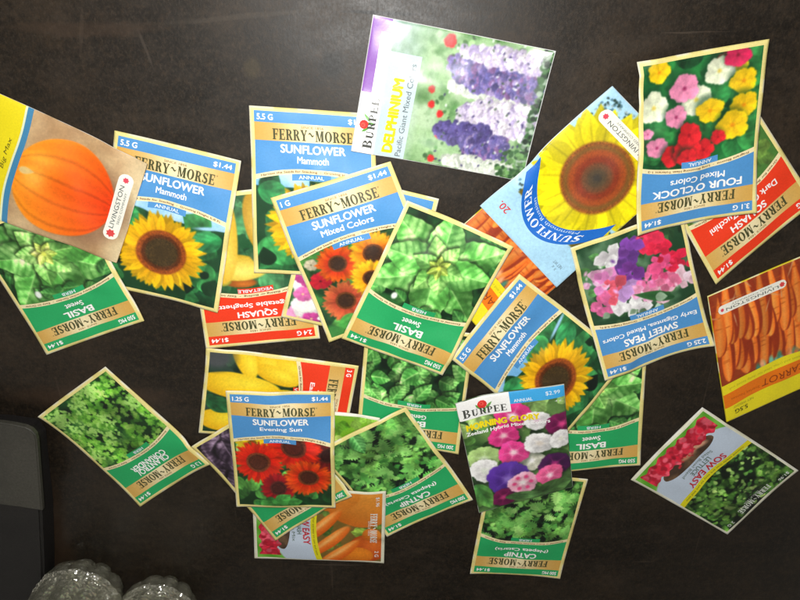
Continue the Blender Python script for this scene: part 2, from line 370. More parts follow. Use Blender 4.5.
def gourd_art(c):
    H = c.hh
    c.a[:] = rgb(120, 96, 40); c.foliage(40, (.1, .2), rgb(60, 90, 40), rgb(130, 160, 60), .4, 2)
    o, d = rgb(246, 176, 80), rgb(196, 100, 20)
    # v runs away from the header; the picture's far end is the yellow arc
    c.ell(.14, .32 * H, .36, .36, rgb(244, 170, 70), 0, c2=d); c.ell(.02, .78 * H, .26, .3, rgb(240, 160, 54), 0, c2=d)
    for i in range(5): c.ell(.14 + (i - 2) * .02, .32 * H, .36 - i * .07, .33, rgb(216, 130, 40), 0, soft=.1, amt=.14)
    c.ell(.8, .2 * H, .2, .2, rgb(236, 120, 40), 0, c2=rgb(170, 60, 10)); c.ell(.92, .42 * H, .12, .2, rgb(240, 140, 30), 0, c2=d); c.ell(.6, .1, .1, .1, rgb(244, 150, 50), 0, c2=d)
    for y, x, ro in ((.66, .9, -.75), (.8, .72, -.8), (.92, .5, -.85)):
        c.ell(x, H * y, .075, .3, rgb(252, 160, 70), ro, .012, c2=rgb(216, 92, 14), light=(-.5, -.2)); c.ell(x - .015, H * y + .015, .016, .2, rgb(255, 206, 130), ro, .03, amt=.7)

def carrots(c, y0, y1, n=15):
    for lay in range(2):
        for i in range(n):
            x = (i + .5 * lay + c.rng.uniform(-.25, .25)) / n; w = c.rng.uniform(.04, .06); L = (y1 - y0) * c.rng.uniform(.5, .75)
            yy = y0 + (y1 - y0) * (.02 if lay == 0 else .3) + c.rng.uniform(-.03, .1)
            f = c.rng.uniform(.82, 1.08); a = np.clip(rgb(255, 160, 70) * f, 0, 1); b = np.clip(rgb(244, 104, 26) * f, 0, 1)
            c.leaf(x - .016, yy, L + .02, w * 1.2, PI / 2 + c.rng.uniform(-.12, .12), rgb(160, 56, 22), rgb(140, 46, 20), 0, .6)
            c.leaf(x, yy, L, w, PI / 2 + c.rng.uniform(-.12, .12), a, b, 0, .6, bias=.2)
            for k in range(4): c.leaf(x - w, yy + L * c.rng.uniform(.1, .9), w * 1.7, .004, c.rng.uniform(-.15, .15), b * .8, b * .8)

def carrot_art(c):
    c.a[:] = rgb(150, 60, 26)
    H = c.hh; carrots(c, .02, H + .1)
    for i in range(14): c.leaf(c.rng.uniform(0, 1), c.rng.uniform(H * .6, H), c.rng.uniform(.1, .3), .004, c.rng.uniform(0, 6), rgb(226, 180, 140), rgb(200, 150, 110))
    for i in range(26): c.ell(c.rng.uniform(0, .75), c.rng.uniform(0, .08), .022, .05, (rgb(120, 200, 170), rgb(70, 130, 110), rgb(216, 120, 60), rgb(240, 170, 120))[c.rng.randint(4)], 0, .02)

def bigsun_art(c):
    H = c.hh
    c.a[:] = rgb(170, 214, 240)
    # speckled border of small dark leaves around the flower
    def inr(x, y): return .1 < x < .93 and H * .16 < y < H * .93
    for i in range(900):
        x, y = c.rng.uniform(.03, .965), c.rng.uniform(H * .24, H * .97)
        if .08 < x < .88 and y < H * .9: continue
        c.leaf(x, y, .03, .009, c.rng.uniform(0, 6), (rgb(30, 60, 60), rgb(20, 40, 30), rgb(90, 140, 170), rgb(220, 236, 244))[c.rng.randint(4)], rgb(60, 90, 90))
    c.ell(.5, H * .6, .44, .44, rgb(140, 110, 30), soft=.03)
    sl = c.box(.51, H * .55, .5); 
    x0, x1, y0, y1 = .08, .9, H * .22, H * .9
    q = np.minimum(np.minimum(c.X - x0, x1 - c.X), np.minimum(c.Y - y0, y1 - c.Y)) / .012
    c.put((slice(None), slice(None)), q, rgb(110, 96, 30))
    c.foliage(0, (.1, .2), G1, G2)
    c.sun(.5, H * .6, .6, .3, rgb(232, 208, 0), rgb(252, 240, 20), rgb(60, 52, 46), rgb(150, 84, 30), 24, 3, .125)
    # broad brown centre
    sl = c.box(.5, H * .6, .32); d = np.hypot(c.X[sl] - .5, c.Y[sl] - H * .6) / .29; nz = c.rng.rand(*d.shape)[..., None]
    for lim, col in ((1.0, rgb(120, 84, 34)), (.88, rgb(158, 72, 28)), (.7, rgb(132, 50, 24)), (.5, rgb(104, 66, 40)), (.34, rgb(78, 62, 42)), (.18, rgb(58, 52, 44))):
        c.put(sl, (lim - d) / .12, col * (.82 + .34 * nz))

def pumpkin_art(c):
    H = c.hh
    c.a[:] = rgb(176, 138, 96)
    c.mixn(rgb(212, 182, 138), 2.5, .35, .7); c.mixn(rgb(160, 122, 86), 4, .5, .8, amt=.5)
    c.put((slice(None), slice(None)), .8 * np.clip((c.Y / H - .8) / .2, 0, 1), rgb(222, 206, 164))
    c.ell(.44, H * .56, .38, .42, rgb(130, 92, 66), 0, soft=.12, amt=.7)
    cx, cy, rx, ry = .48, H * .42, .415, .405
    sl = c.box(cx, cy, .55); u = (c.X[sl] - cx) / rx; v = (c.Y[sl] - cy) / ry
    d = np.sqrt(u * u + v * v)
    w = u / np.sqrt(np.clip(1 - v * v * .9, .05, 1))
    fr = (w * 2.1 + .25) - np.floor(w * 2.1 + .25); ribs = 1.03 - .2 * np.exp(-((fr - .5) / .1) ** 2) - .05 * np.cos(fr * 2 * PI)
    t = np.clip((.8 * v + .9 - .5 * np.abs(u)) / 1.8, 0, 1)[..., None]
    col = rgb(252, 146, 26) * (1 - t) + rgb(226, 48, 2) * t
    hl = (np.exp(-((u + .02) ** 2 / .05 + (v + .6) ** 2 / .06)) + .6 * np.exp(-((u - .4) ** 2 / .03 + (v + .5) ** 2 / .08)))[..., None]
    col = np.clip(col * ribs[..., None] + .22 * hl * np.array([.4, 1, .8]), 0, 1)
    c.put(sl, (1 - d) * rx / .012 + .5, col)
    c.leaf(.5, .04, .12, .03, 1.4, rgb(226, 196, 130), rgb(236, 200, 120))

def delph_art(c):
    H = c.hh
    c.a[:] = rgb(140, 178, 124)
    c.mixn(rgb(172, 198, 160), 5, .4, .7); c.mixn(rgb(84, 130, 76), 12, .5, .8, amt=.8)
    ym = int(.16 * c.W); t = np.clip(1 - (c.Y - .1) / .25, 0, 1); c.put((slice(None), slice(None)), t, rgb(186, 204, 210))
    c.speck(120, .02, (rgb(90, 140, 80), rgb(150, 190, 130), rgb(70, 110, 66)), y0=.45)
    for x, y in ((.93, .47), (.05, .5), (.46, .42), (.57, .4), (.4, .5), (.3, .52), (.24, .52)): c.bloom(x, y, .05 if x > .9 else .03, rgb(226, 40, 40), rgb(150, 30, 30), 6, int(x * 50))
    def spike(x, y0, y1, w, cols, n):
        for i in range(n):
            y = y0 + (y1 - y0) * i / n; ww = w * min(1, .35 + 2.2 * (i / n))
            for k in range(4):
                c.bloom(x + c.rng.uniform(-ww, ww), y + c.rng.uniform(-.02, .02), c.rng.uniform(.018, .036), np.clip(cols[c.rng.randint(len(cols))] * c.rng.uniform(.85, 1.1), 0, 1), rgb(216, 206, 234) if c.rng.rand() > .6 else rgb(96, 80, 130), 5, i * 7 + k, None, .2)
    V = (rgb(120, 108, 168), rgb(98, 94, 152), rgb(160, 144, 190), rgb(134, 100, 150), rgb(84, 80, 130)); LV = (rgb(200, 190, 214), rgb(214, 206, 220), rgb(168, 154, 194), rgb(226, 222, 228)); D = (rgb(88, 80, 142), rgb(106, 94, 160), rgb(72, 62, 116)); Wt = (rgb(220, 224, 214), rgb(196, 206, 190))
    c.mixn(rgb(70, 110, 60), 6, .5, .8, amt=.5)
    spike(.62, .55, H, .06, Wt, 60); spike(.44, .66, H * .99, .12, LV, 110); spike(.76, .52, H, .15, V, 130); spike(.88, .6, H, .06, LV, 60)
    spike(.28, .5, H * .72, .08, D, 60); spike(.2, .72, H * .86, .1, D + V, 60); spike(.06, .62, H * .94, .05, Wt, 60)
    for t_ in range(120): c.ell(c.rng.uniform(0, 1), c.rng.uniform(.5, H), .008, .012, (rgb(60, 84, 60), rgb(50, 46, 90), rgb(236, 238, 240))[t_ % 3], c.rng.uniform(0, 3), .008, amt=.8)
    c.speck(170, .02, (rgb(46, 86, 46), rgb(70, 110, 66), rgb(28, 50, 34), rgb(150, 170, 150)), y0=H * .95)
    c.speck(60, .018, (rgb(46, 86, 46), rgb(96, 140, 80)), x0=0, x1=.22, y0=H * .82)

def glory_art(c):
    H = c.hh
    c.a[:] = rgb(46, 80, 40)
    c.mixn(rgb(110, 150, 80), 4, .35, .7); c.mixn(rgb(30, 40, 30), 5, .5, .75, amt=.8)
    c.foliage(40, (.12, .28), rgb(26, 50, 28), rgb(120, 180, 80), .45, 3)
    c.foliage(14, (.12, .24), rgb(120, 170, 80), rgb(190, 220, 140), .42, 3, y0=.06, y1=.3)
    P = rgb(232, 60, 140); Wt = rgb(246, 244, 244); V = rgb(84, 46, 150); M = rgb(110, 24, 76); LP = rgb(246, 176, 200)
    L = ((.5, .22, .18, P, Wt), (.72, .31, .13, Wt, rgb(226, 200, 214)), (.95, .42, .16, M, rgb(226, 70, 140)), (.39, .46, .155, P, rgb(250, 200, 210)), (.02, .66, .02, P, Wt), (.16, .7, .17, rgb(176, 210, 130), rgb(220, 236, 200)), (.14, .84, .15, Wt, rgb(220, 226, 214)),
         (.62, .84, .13, rgb(226, 226, 206), Wt), (.46, .7, .16, rgb(240, 70, 150), rgb(252, 214, 224)), (.72, .62, .155, Wt, rgb(236, 226, 214)), (.93, .62, .12, Wt, rgb(226, 226, 214)), (.36, 1.0, .22, V, rgb(140, 110, 200)), (.84, .96, .17, rgb(70, 26, 76), rgb(190, 50, 130)),
         (.28, 1.24, .13, M, rgb(190, 60, 120)), (.5, 1.1, .155, LP, rgb(250, 240, 240)), (.78, 1.08, .14, rgb(236, 96, 150), rgb(252, 214, 226)))
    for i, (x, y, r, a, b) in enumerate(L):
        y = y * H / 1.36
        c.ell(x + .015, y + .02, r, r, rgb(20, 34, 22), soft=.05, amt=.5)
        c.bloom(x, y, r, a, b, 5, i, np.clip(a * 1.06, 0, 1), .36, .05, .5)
        if a is LP:
            for k in range(6): c.ell(x + .085 * math.cos(k * 1.05), y + .085 * math.sin(k * 1.05), .022, .022, rgb(226, 70, 130), 0, .02)
    c.leaf(.02, H - .34, .36, .1, 1.2, rgb(60, 120, 56), rgb(110, 170, 80), 4); c.leaf(.62, H - .04, .4, .12, -.2, rgb(60, 96, 50), rgb(90, 130, 70), 4)
    c.leaf(.3, H * .92, .5, .05, .15, rgb(70, 110, 60), rgb(96, 140, 80), 3)

# ------------------------------------------------------------------ lettering
_tc = {}
def overprint(V, F, K, d):
    """bold by printing the same word a few times, each a hair aside and above"""
    K = np.zeros(len(V)) if K is None else K
    top = K.max() + 1; VV, FF, KK = [], [], []
    for j, (dx, dy) in enumerate(((-d, 0), (d, 0), (0, d * .8), (0, -d * .8), (0, 0))):
        VV.append(V + np.array([dx, dy])); FF += [tuple(i + j * len(V) for i in f) for f in F]; KK.append(K + j * top)
    return np.concatenate(VV), FF, np.concatenate(KK)
def sans(body, bold=.03, italic=0):
    key = (body, bold, italic)
    if key not in _tc:
        cu = bpy.data.curves.new('type', 'FONT'); cu.body = body
        cu.resolution_u = 3; cu.shear = italic
        o = bpy.data.objects.new('type', cu); m = o.to_mesh()
        V = np.array([p.co[:2] for p in m.vertices]).reshape(-1, 2); F = [tuple(p.vertices) for p in m.polygons]; K = None
        o.to_mesh_clear(); bpy.data.objects.remove(o); bpy.data.curves.remove(cu)
        if bold > .005: V, F, K = overprint(V, F, None, bold * .72)
        lo, hi = V.min(0), V.max(0); _tc[key] = ((V - lo) / (hi - lo), F, K)
    return _tc[key]

def _rect(x0, y0, x1, y1): return [(x0, y0), (x1, y0), (x1, y1), (x0, y1)]
def _band(pts, w):
    out = []
    pts = np.array(pts, float); w = np.broadcast_to(np.asarray(w, float), (len(pts),))
    d = np.gradient(pts, axis=0); d /= np.linalg.norm(d, axis=1)[:, None] + 1e-9; n = np.stack([-d[:, 1], d[:, 0]], 1)
    a, b = pts + n * w[:, None] / 2, pts - n * w[:, None] / 2
    for i in range(len(pts) - 1): out.append([tuple(b[i]), tuple(b[i + 1]), tuple(a[i + 1]), tuple(a[i])])
    return out
def _arc(cx, cy, rx, ry, a0, a1, n=14): return [(cx + rx * math.cos(R_(a0 + (a1 - a0) * i / n)), cy + ry * math.sin(R_(a0 + (a1 - a0) * i / n))) for i in range(n + 1)]
def _ring(cx, cy, ro, ry, ri, ryi, a0=0, a1=360, n=22):
    o, i = _arc(cx, cy, ro, ry, a0, a1, n), _arc(cx, cy, ri, ryi, a0, a1, n)
    return [[i[k], o[k], o[k + 1], i[k + 1]] for k in range(n)]
def _stem(x0, x1): return [_rect(x0, .055, x1, .945), _rect(x0 - .09, 0, x1 + .09, .055), _rect(x0 - .09, .945, x1 + .09, 1)]
def glyph(ch):
    t = .2
    if ch == 'F': return .66, _stem(.09, .29) + [_rect(.38, .93, .6, 1), _rect(.6, .72, .65, 1), _rect(.29, .47, .48, .54), _rect(.48, .38, .53, .63)]
    if ch == 'E': return .7, _stem(.09, .29) + [_rect(.38, .93, .6, 1), _rect(.6, .74, .65, 1), _rect(.29, .47, .48, .54), _rect(.48, .38, .53, .63), _rect(.38, 0, .62, .07), _rect(.62, 0, .67, .27)]
    if ch == 'P': return .68, _stem(.09, .29) + _ring(.3, .715, .36, .285, .18, .225, -90, 90, 12)
    if ch == 'R': return .76, _stem(.09, .29) + _ring(.3, .735, .36, .265, .18, .205, -90, 90, 12) + [[(.34, .5), (.53, .5), (.74, .05), (.53, .05)], _rect(.53, 0, .78, .05)]
    if ch == 'B': return .72, _stem(.09, .29) + _ring(.3, .745, .33, .255, .16, .2, -90, 90, 12) + _ring(.3, .265, .39, .265, .2, .21, -90, 90, 12)
    if ch == 'Y': return .76, [_rect(.3, .055, .5, .46), _rect(.2, 0, .6, .055), [(.3, .46), (.5, .46), (.26, .95), (.05, .95)], [(.43, .46), (.5, .46), (.7, .95), (.62, .95)], _rect(0, .95, .34, 1), _rect(.54, .95, .78, 1)]
    if ch == 'M': return 1.02, [_rect(.1, .05, .16, .95), _rect(.02, 0, .26, .05), _rect(.72, .05, .93, .95), _rect(.64, 0, 1.0, .05), [(.42, .04), (.53, .04), (.32, .95), (.1, .95)], [(.47, .04), (.53, .04), (.78, .95), (.7, .95)], _rect(.02, .95, .3, 1), _rect(.7, .95, 1.0, 1)]
    if ch == 'O': return .86, _ring(.42, .5, .41, .51, .2, .45)
    if ch == 'U': return .84, [_rect(.1, .3, .3, .95), _rect(0, .95, .4, 1), _rect(.62, .3, .69, .95), _rect(.54, .95, .78, 1)] + _ring(.395, .3, .3, .31, .1, .24, 180, 360, 12)
    if ch == 'S': return .66, _band(_arc(.33, .74, .2, .21, 20, 180, 8) + _arc(.33, .27, .22, .22, 110, -160, 12)[1:], [.06] + [.1] * 7 + [.2] * 4 + [.17] * 6 + [.06] * 3) + [_rect(.54, .72, .59, .98), _rect(.05, .03, .1, .3)]
    if ch == 'N': return .94, [_rect(.1, .05, .17, .95), _rect(.0, 0, .28, .05), _rect(.72, 0, .79, .95), _rect(.62, .95, .9, 1), [(.62, 0), (.79, 0), (.3, .95), (.08, .95)], _rect(0, .95, .3, 1)]
    if ch == 'L': return .68, _stem(.09, .29) + [_rect(.38, 0, .6, .07), _rect(.6, 0, .65, .27)]
    if ch == 'W': return 1.2, [[(.3, 0), (.42, 0), (.26, .95), (.06, .95)], [(.3, 0), (.4, 0), (.64, .95), (.56, .95)], [(.8, 0), (.92, 0), (.72, .95), (.54, .95)], [(.8, 0), (.88, 0), (1.12, .95), (1.04, .95)], _rect(0, .95, .34, 1), _rect(.98, .95, 1.2, 1)]
    if ch == '~': return .8, _band([(.08 + .64 * i / 12, .6 + .13 * math.sin(i / 12 * 2 * PI)) for i in range(13)], [.02, .05, .1, .13, .14, .13, .12, .13, .14, .13, .1, .05, .02])
    if ch == ' ': return .4, []
    return .5, _stem(.15, .35)
def serif(body, first_big=0, wt=.016):
    key = ('serif', body, first_big, wt)
    if key in _tc: return _tc[key]
    V, F, K, x = [], [], [], 0
    for i, ch in enumerate(body):
        w, ps = glyph(ch); k = (1 if (i == 0 or not first_big) else first_big)
        for j, p in enumerate(ps):
            F.append(tuple(range(len(V), len(V) + len(p)))); V += [(x + q[0] * k, q[1] * k) for q in p]; K += [j] * len(p)
        x += (w + .1) * k
    V = np.array(V); V, F, K = overprint(V, F, np.array(K, float), wt); V[:, 0] -= V[:, 0].min(); V[:, 0] /= V[:, 0].max()
    _tc[key] = (V, F, K); return _tc[key]

# ------------------------------------------------------------------ the pile: every packet drapes over what lies below it
CELL = .00125; X0, Y0, NX, NY = -.42, -.5, 680, 640
HM = np.zeros((NY, NX))
def hm_sample(P):
    D = HM.copy()
    D[1:] = np.maximum(D[1:], HM[:-1]); D[:-1] = np.maximum(D[:-1], HM[1:])
    E = D.copy(); D[:, 1:] = np.maximum(D[:, 1:], E[:, :-1]); D[:, :-1] = np.maximum(D[:, :-1], E[:, 1:])
    ix = np.clip(((P[..., 0] - X0) / CELL).astype(int), 0, NX - 1); iy = np.clip(((P[..., 1] - Y0) / CELL).astype(int), 0, NY - 1)
    return D[iy, ix]
NU, NV = 60, 84
def blur(z):
    p = np.pad(z, 1, mode='edge')
    return (p[:-2, 1:-1] + p[2:, 1:-1] + p[1:-1, :-2] + p[1:-1, 2:] + 2 * z) / 6
def bil(g, u, v):
    u = np.clip(u, 0, 1) * (g.shape[1] - 1); v = np.clip(v, 0, 1) * (g.shape[0] - 1)
    ui = np.minimum(u.astype(int), g.shape[1] - 2); vi = np.minimum(v.astype(int), g.shape[0] - 2); uf, vf = u - ui, v - vi
    return (g[vi, ui] * (1 - uf) + g[vi, ui + 1] * uf) * (1 - vf) + (g[vi + 1, ui] * (1 - uf) + g[vi + 1, ui + 1] * uf) * vf

class Sheet:
    """one packet lying in the pile: maps (u, v, height above paper) to the world"""
    def __init__(s, quad, seed, bulge=.0012, lift=None):
        g = np.random.RandomState(seed); s.g = g
        U, V = np.meshgrid(np.linspace(0, 1, NU), np.linspace(0, 1, NV))
        zc = [0.0006] * 4
        nz = np.kron(g.rand(8, 6), np.ones((11, 10)))[:NV, :NU]
        for _ in range(40): nz = blur(nz)
        nz = (nz - nz.mean()) * .0032
        curls = [(cu, cv, g.uniform(0, .0022)) for cu, cv in ((0, 0), (1, 0), (1, 1), (0, 1))]
        for it in range(3):
            s.q = np.array([at(p[0], p[1], z)[:2] for p, z in zip(quad, zc)])
            P = s.xy(U, V)
            z0 = hm_sample(P) + .00015
            z = z0.copy()
            for _ in range(170): z = np.maximum(z0, blur(z))
            zb = z
            for _ in range(6): zb = blur(zb)
            d = np.maximum(z0 - zb, 0); p_ = np.pad(d, 2, mode='edge')
            d = np.max([p_[i:i + NV, j:j + NU] for i in range(5) for j in range(5)], 0)
            for _ in range(4): d = blur(d)
            z = np.maximum(zb + d, z0)
            if lift is not None: z = z + lift(U, V)
            for cu, cv, am in curls: z = z + am * np.clip(1 - np.hypot(U - cu, (V - cv) * 1.35) / .42, 0, 1) ** 2
            th = .0008 + 1.35 * bulge * (np.sin(PI * U) * np.sin(PI * V)) ** .55 + (nz + .0003) * (np.sin(PI * U) * np.sin(PI * V)) ** .3
            th = np.maximum(th, .0004)
            top = z + th
            zc = [top[0, 0], top[0, -1], top[-1, -1], top[-1, 0]]
        s.bot, s.top = z, top
        uu, vv = np.meshgrid(np.linspace(0, 1, 260), np.linspace(0, 1, 340))
        pp = s.xy(uu, vv); t = bil(top, uu, vv) + .00055
        ix = np.clip(((pp[..., 0] - X0) / CELL).astype(int), 0, NX - 1); iy = np.clip(((pp[..., 1] - Y0) / CELL).astype(int), 0, NY - 1)
        np.maximum.at(HM, (iy, ix), t)
        c = s.q.mean(0); d = (s.q[1] - s.q[0]) + (s.q[2] - s.q[3])
        s.wid = np.linalg.norm(s.q[1] - s.q[0]); s.len = np.linalg.norm(s.q[3] - s.q[0]); s.asp = s.len / s.wid
        s.M = Matrix.Translation((c[0], c[1], float(z.min()))) @ Matrix.Rotation(math.atan2(d[1], d[0]), 4, 'Z')
        s.Mi = np.array(s.M.inverted())
    def xy(s, u, v):
        u = np.asarray(u)[..., None]; v = np.asarray(v)[..., None]; q = s.q
        return (q[0] * (1 - u) + q[1] * u) * (1 - v) + (q[3] * (1 - u) + q[2] * u) * v
    def world(s, u, v, off):
        p = s.xy(u, v); z = bil(s.top, np.asarray(u), np.asarray(v)) + off
        return np.concatenate([p, z[..., None]], -1)
    def local(s, W):
        W = W.reshape(-1, 3); return W @ s.Mi[:3, :3].T + s.Mi[:3, 3]

def mesh_obj(name, V, F, col, parent=None, mat=PAPER, smooth=True):
    """V (n,3); F list/array of faces; col (3,) or (n,3) sRGB"""
    me = bpy.data.meshes.new(name)
    if isinstance(F, np.ndarray):
        me.vertices.add(len(V)); me.vertices.foreach_set('co', np.asarray(V, np.float32).ravel())
        me.loops.add(F.size); me.loops.foreach_set('vertex_index', F.astype(np.int32).ravel())
        me.polygons.add(len(F)); me.polygons.foreach_set('loop_start', np.arange(0, F.size, F.shape[1], dtype=np.int32))
        me.update(calc_edges=True)
    else:
        me.from_pydata([tuple(p) for p in V], [], F)
    c = lin(np.asarray(col, float)); c = np.broadcast_to(c, (len(V), 3))
    at_ = me.color_attributes.new('Col', 'FLOAT_COLOR', 'POINT')
    at_.data.foreach_set('color', np.concatenate([c, np.ones((len(V), 1))], 1).astype(np.float32).ravel())
    if smooth: me.polygons.foreach_set('use_smooth', np.ones(len(me.polygons), bool))
    me.materials.append(mat)
    o = bpy.data.objects.new(name, me); C.objects.link(o)
    if parent is not None: o.parent = parent
    return o

def grid_faces(nu, nv, flip=False):
    i = np.arange(nu * nv).reshape(nv, nu)
    f = np.stack([i[:-1, :-1], i[1:, :-1], i[1:, 1:], i[:-1, 1:]], -1).reshape(-1, 4)
    return f[:, ::-1] if flip else f

class Packet:
    def __init__(s, name, label, cat, quad, seed, group='seed packets scattered on the table', border=(234, 219, 140), mat=PAPER, bulge=.0012, lift=None):
        s.sh = Sheet(quad, seed, bulge, lift); s.mat = mat; s.seed = seed
        r = bpy.data.objects.new(name, None); r.empty_display_size = .02; C.objects.link(r)
        r.matrix_world = s.sh.M
        r['label'] = label; r['category'] = cat
        if group: r['group'] = group
        s.root = r
        U, V = np.meshgrid(np.linspace(0, 1, NU), np.linspace(0, 1, NV))
        a = s.sh.local(s.sh.world(U, V, 0.0)); pb = s.sh.xy(U, V); b = s.sh.local(np.concatenate([pb, s.sh.bot[..., None]], -1))
        n = NU * NV; F = [grid_faces(NU, NV), grid_faces(NU, NV, True) + n]
        i = np.arange(n).reshape(NV, NU)
        for e in (i[0, :], i[:, -1], i[-1, ::-1], i[::-1, 0]):
            F.append(np.stack([e[:-1], e[1:], e[1:] + n, e[:-1] + n], -1))
        g = np.random.RandomState(seed + 900)
        tone = np.kron(g.rand(NV // 6 + 1, NU // 6 + 1), np.ones((6, 6)))[:NV, :NU]
        for _ in range(6): tone = blur(tone)
        rub = np.zeros((NV, NU)); rub[0] = rub[-1] = 1; rub[:, 0] = rub[:, -1] = 1
        rub = rub * np.clip((tone - .4) * 4, 0, .75); rub = np.maximum(rub, .5 * blur(rub))
        pc_ = (np.array(border) / 255.)[None, None] * (.96 + .08 * tone[..., None]); pc_ = pc_ * (1 - rub[..., None]) + .93 * rub[..., None]
        pc_ = np.clip(pc_, 0, 1).reshape(-1, 3)
        s.pouch = mesh_obj('pouch', np.concatenate([a, b]), np.concatenate(F), np.concatenate([pc_, pc_]), r, mat)
    def area(s, name, u0, u1, v0, v1, col, off, parent=None, nu=36, nv=None, n_of=None):
        """printed area between v0(u) and v1(u); col a colour, or a function of (u,v)"""
        f0 = v0 if callable(v0) else (lambda u: np.full_like(u, v0)); f1 = v1 if callable(v1) else (lambda u: np.full_like(u, v1))
        u01 = np.linspace(u0, u1, 9); nu = max(nu, int(2 * NU * (u1 - u0)) + 2); nv = max(nv or 7, int(2 * NV * float(np.abs(f1(u01) - f0(u01)).max())) + 2)
        u = np.linspace(u0, u1, nu); t = np.linspace(0, 1, nv)[:, None]
        U = np.broadcast_to(u, (len(t), nu)); V = f0(u)[None] * (1 - t) + f1(u)[None] * t
        P = s.sh.local(s.sh.world(U, V, off + .00003))
        c = col(U, V).reshape(-1, 3) if callable(col) else np.asarray(col)
        return mesh_obj(name, P, grid_faces(nu, len(t)), c, parent or s.root, s.mat)
    def picture(s, art, u0, u1, v0, v1, name='picture', cell=.00042, off=.00003, grain=.05, flipv=False, soft=2):
        vmin = float(v0(np.linspace(0, 1, 50)).min()) if callable(v0) else v0; vmax = float(v1(np.linspace(0, 1, 50)).max()) if callable(v1) else v1
        W = int(s.sh.wid * (u1 - u0) / cell); H = int(s.sh.len * (vmax - vmin) / cell)
        cv = Canvas(W, H, s.seed, rgb(60, 120, 60)); art(cv); img = cv.finish(grain, soft)
        f0 = v0 if callable(v0) else (lambda u: np.full_like(u, v0)); f1 = v1 if callable(v1) else (lambda u: np.full_like(u, v1))
        u = np.linspace(u0, u1, W); t = np.linspace(0, 1, H)[:, None]
        U = np.broadcast_to(u, (H, W)); V = f0(u)[None] * (1 - t) + f1(u)[None] * t
        # sample the painting at the true (u,v), so the arched edge cuts the picture instead of bending it
        iy = (V - vmin) / (vmax - vmin)
        col = np.stack([bil(img[..., k], (U - u0) / (u1 - u0), iy) for k in range(3)], -1).reshape(-1, 3)
        return mesh_obj(name, s.sh.local(s.sh.world(U, V, off)), grid_faces(W, H), col, s.root, s.mat)
    def text(s, parent, typ, uc, vc, w, h, col, off=.00042, rot=0, curve=None, name='lettering'):
        """w = width in units of packet width, h = height in units of packet length; centred at uc, vc"""
        s.texts(parent, [(typ, uc, vc, w, h, col, rot, curve)], off, name)
    def texts(s, parent, items, off=.00042, name='lettering'):
        for typ, uc, vc, w, h, col, rot, curve in items:
            V, F, K = typ
            x = (V[:, 0] - .5) * w * s.sh.wid; y = -(V[:, 1] - .5) * h * s.sh.len
            c, q = math.cos(rot), math.sin(rot)
            u = uc + (x * c - y * q) / s.sh.wid; v = vc + (x * q + y * c) / s.sh.len
            if curve is not None: u, v = curve(u, v)
            P = s.sh.world(u, v, off)
            if K is not None: P[:, 2] += K * (.00008 / max(K.max(), 20))
            mesh_obj(name, s.sh.local(P), F, np.asarray(col), parent, s.mat, False)

WHITE = rgb(250, 250, 248); OLIVE = rgb(74, 76, 44)
BLUE, GREEN, RED = rgb(78, 146, 206), rgb(38, 168, 98), rgb(238, 60, 26)
def gold(U, V):
    t = np.exp(-((U - .52) / .27) ** 2)[..., None]
    return rgb(212, 164, 78) * (1 - t) + rgb(244, 230, 184) * t

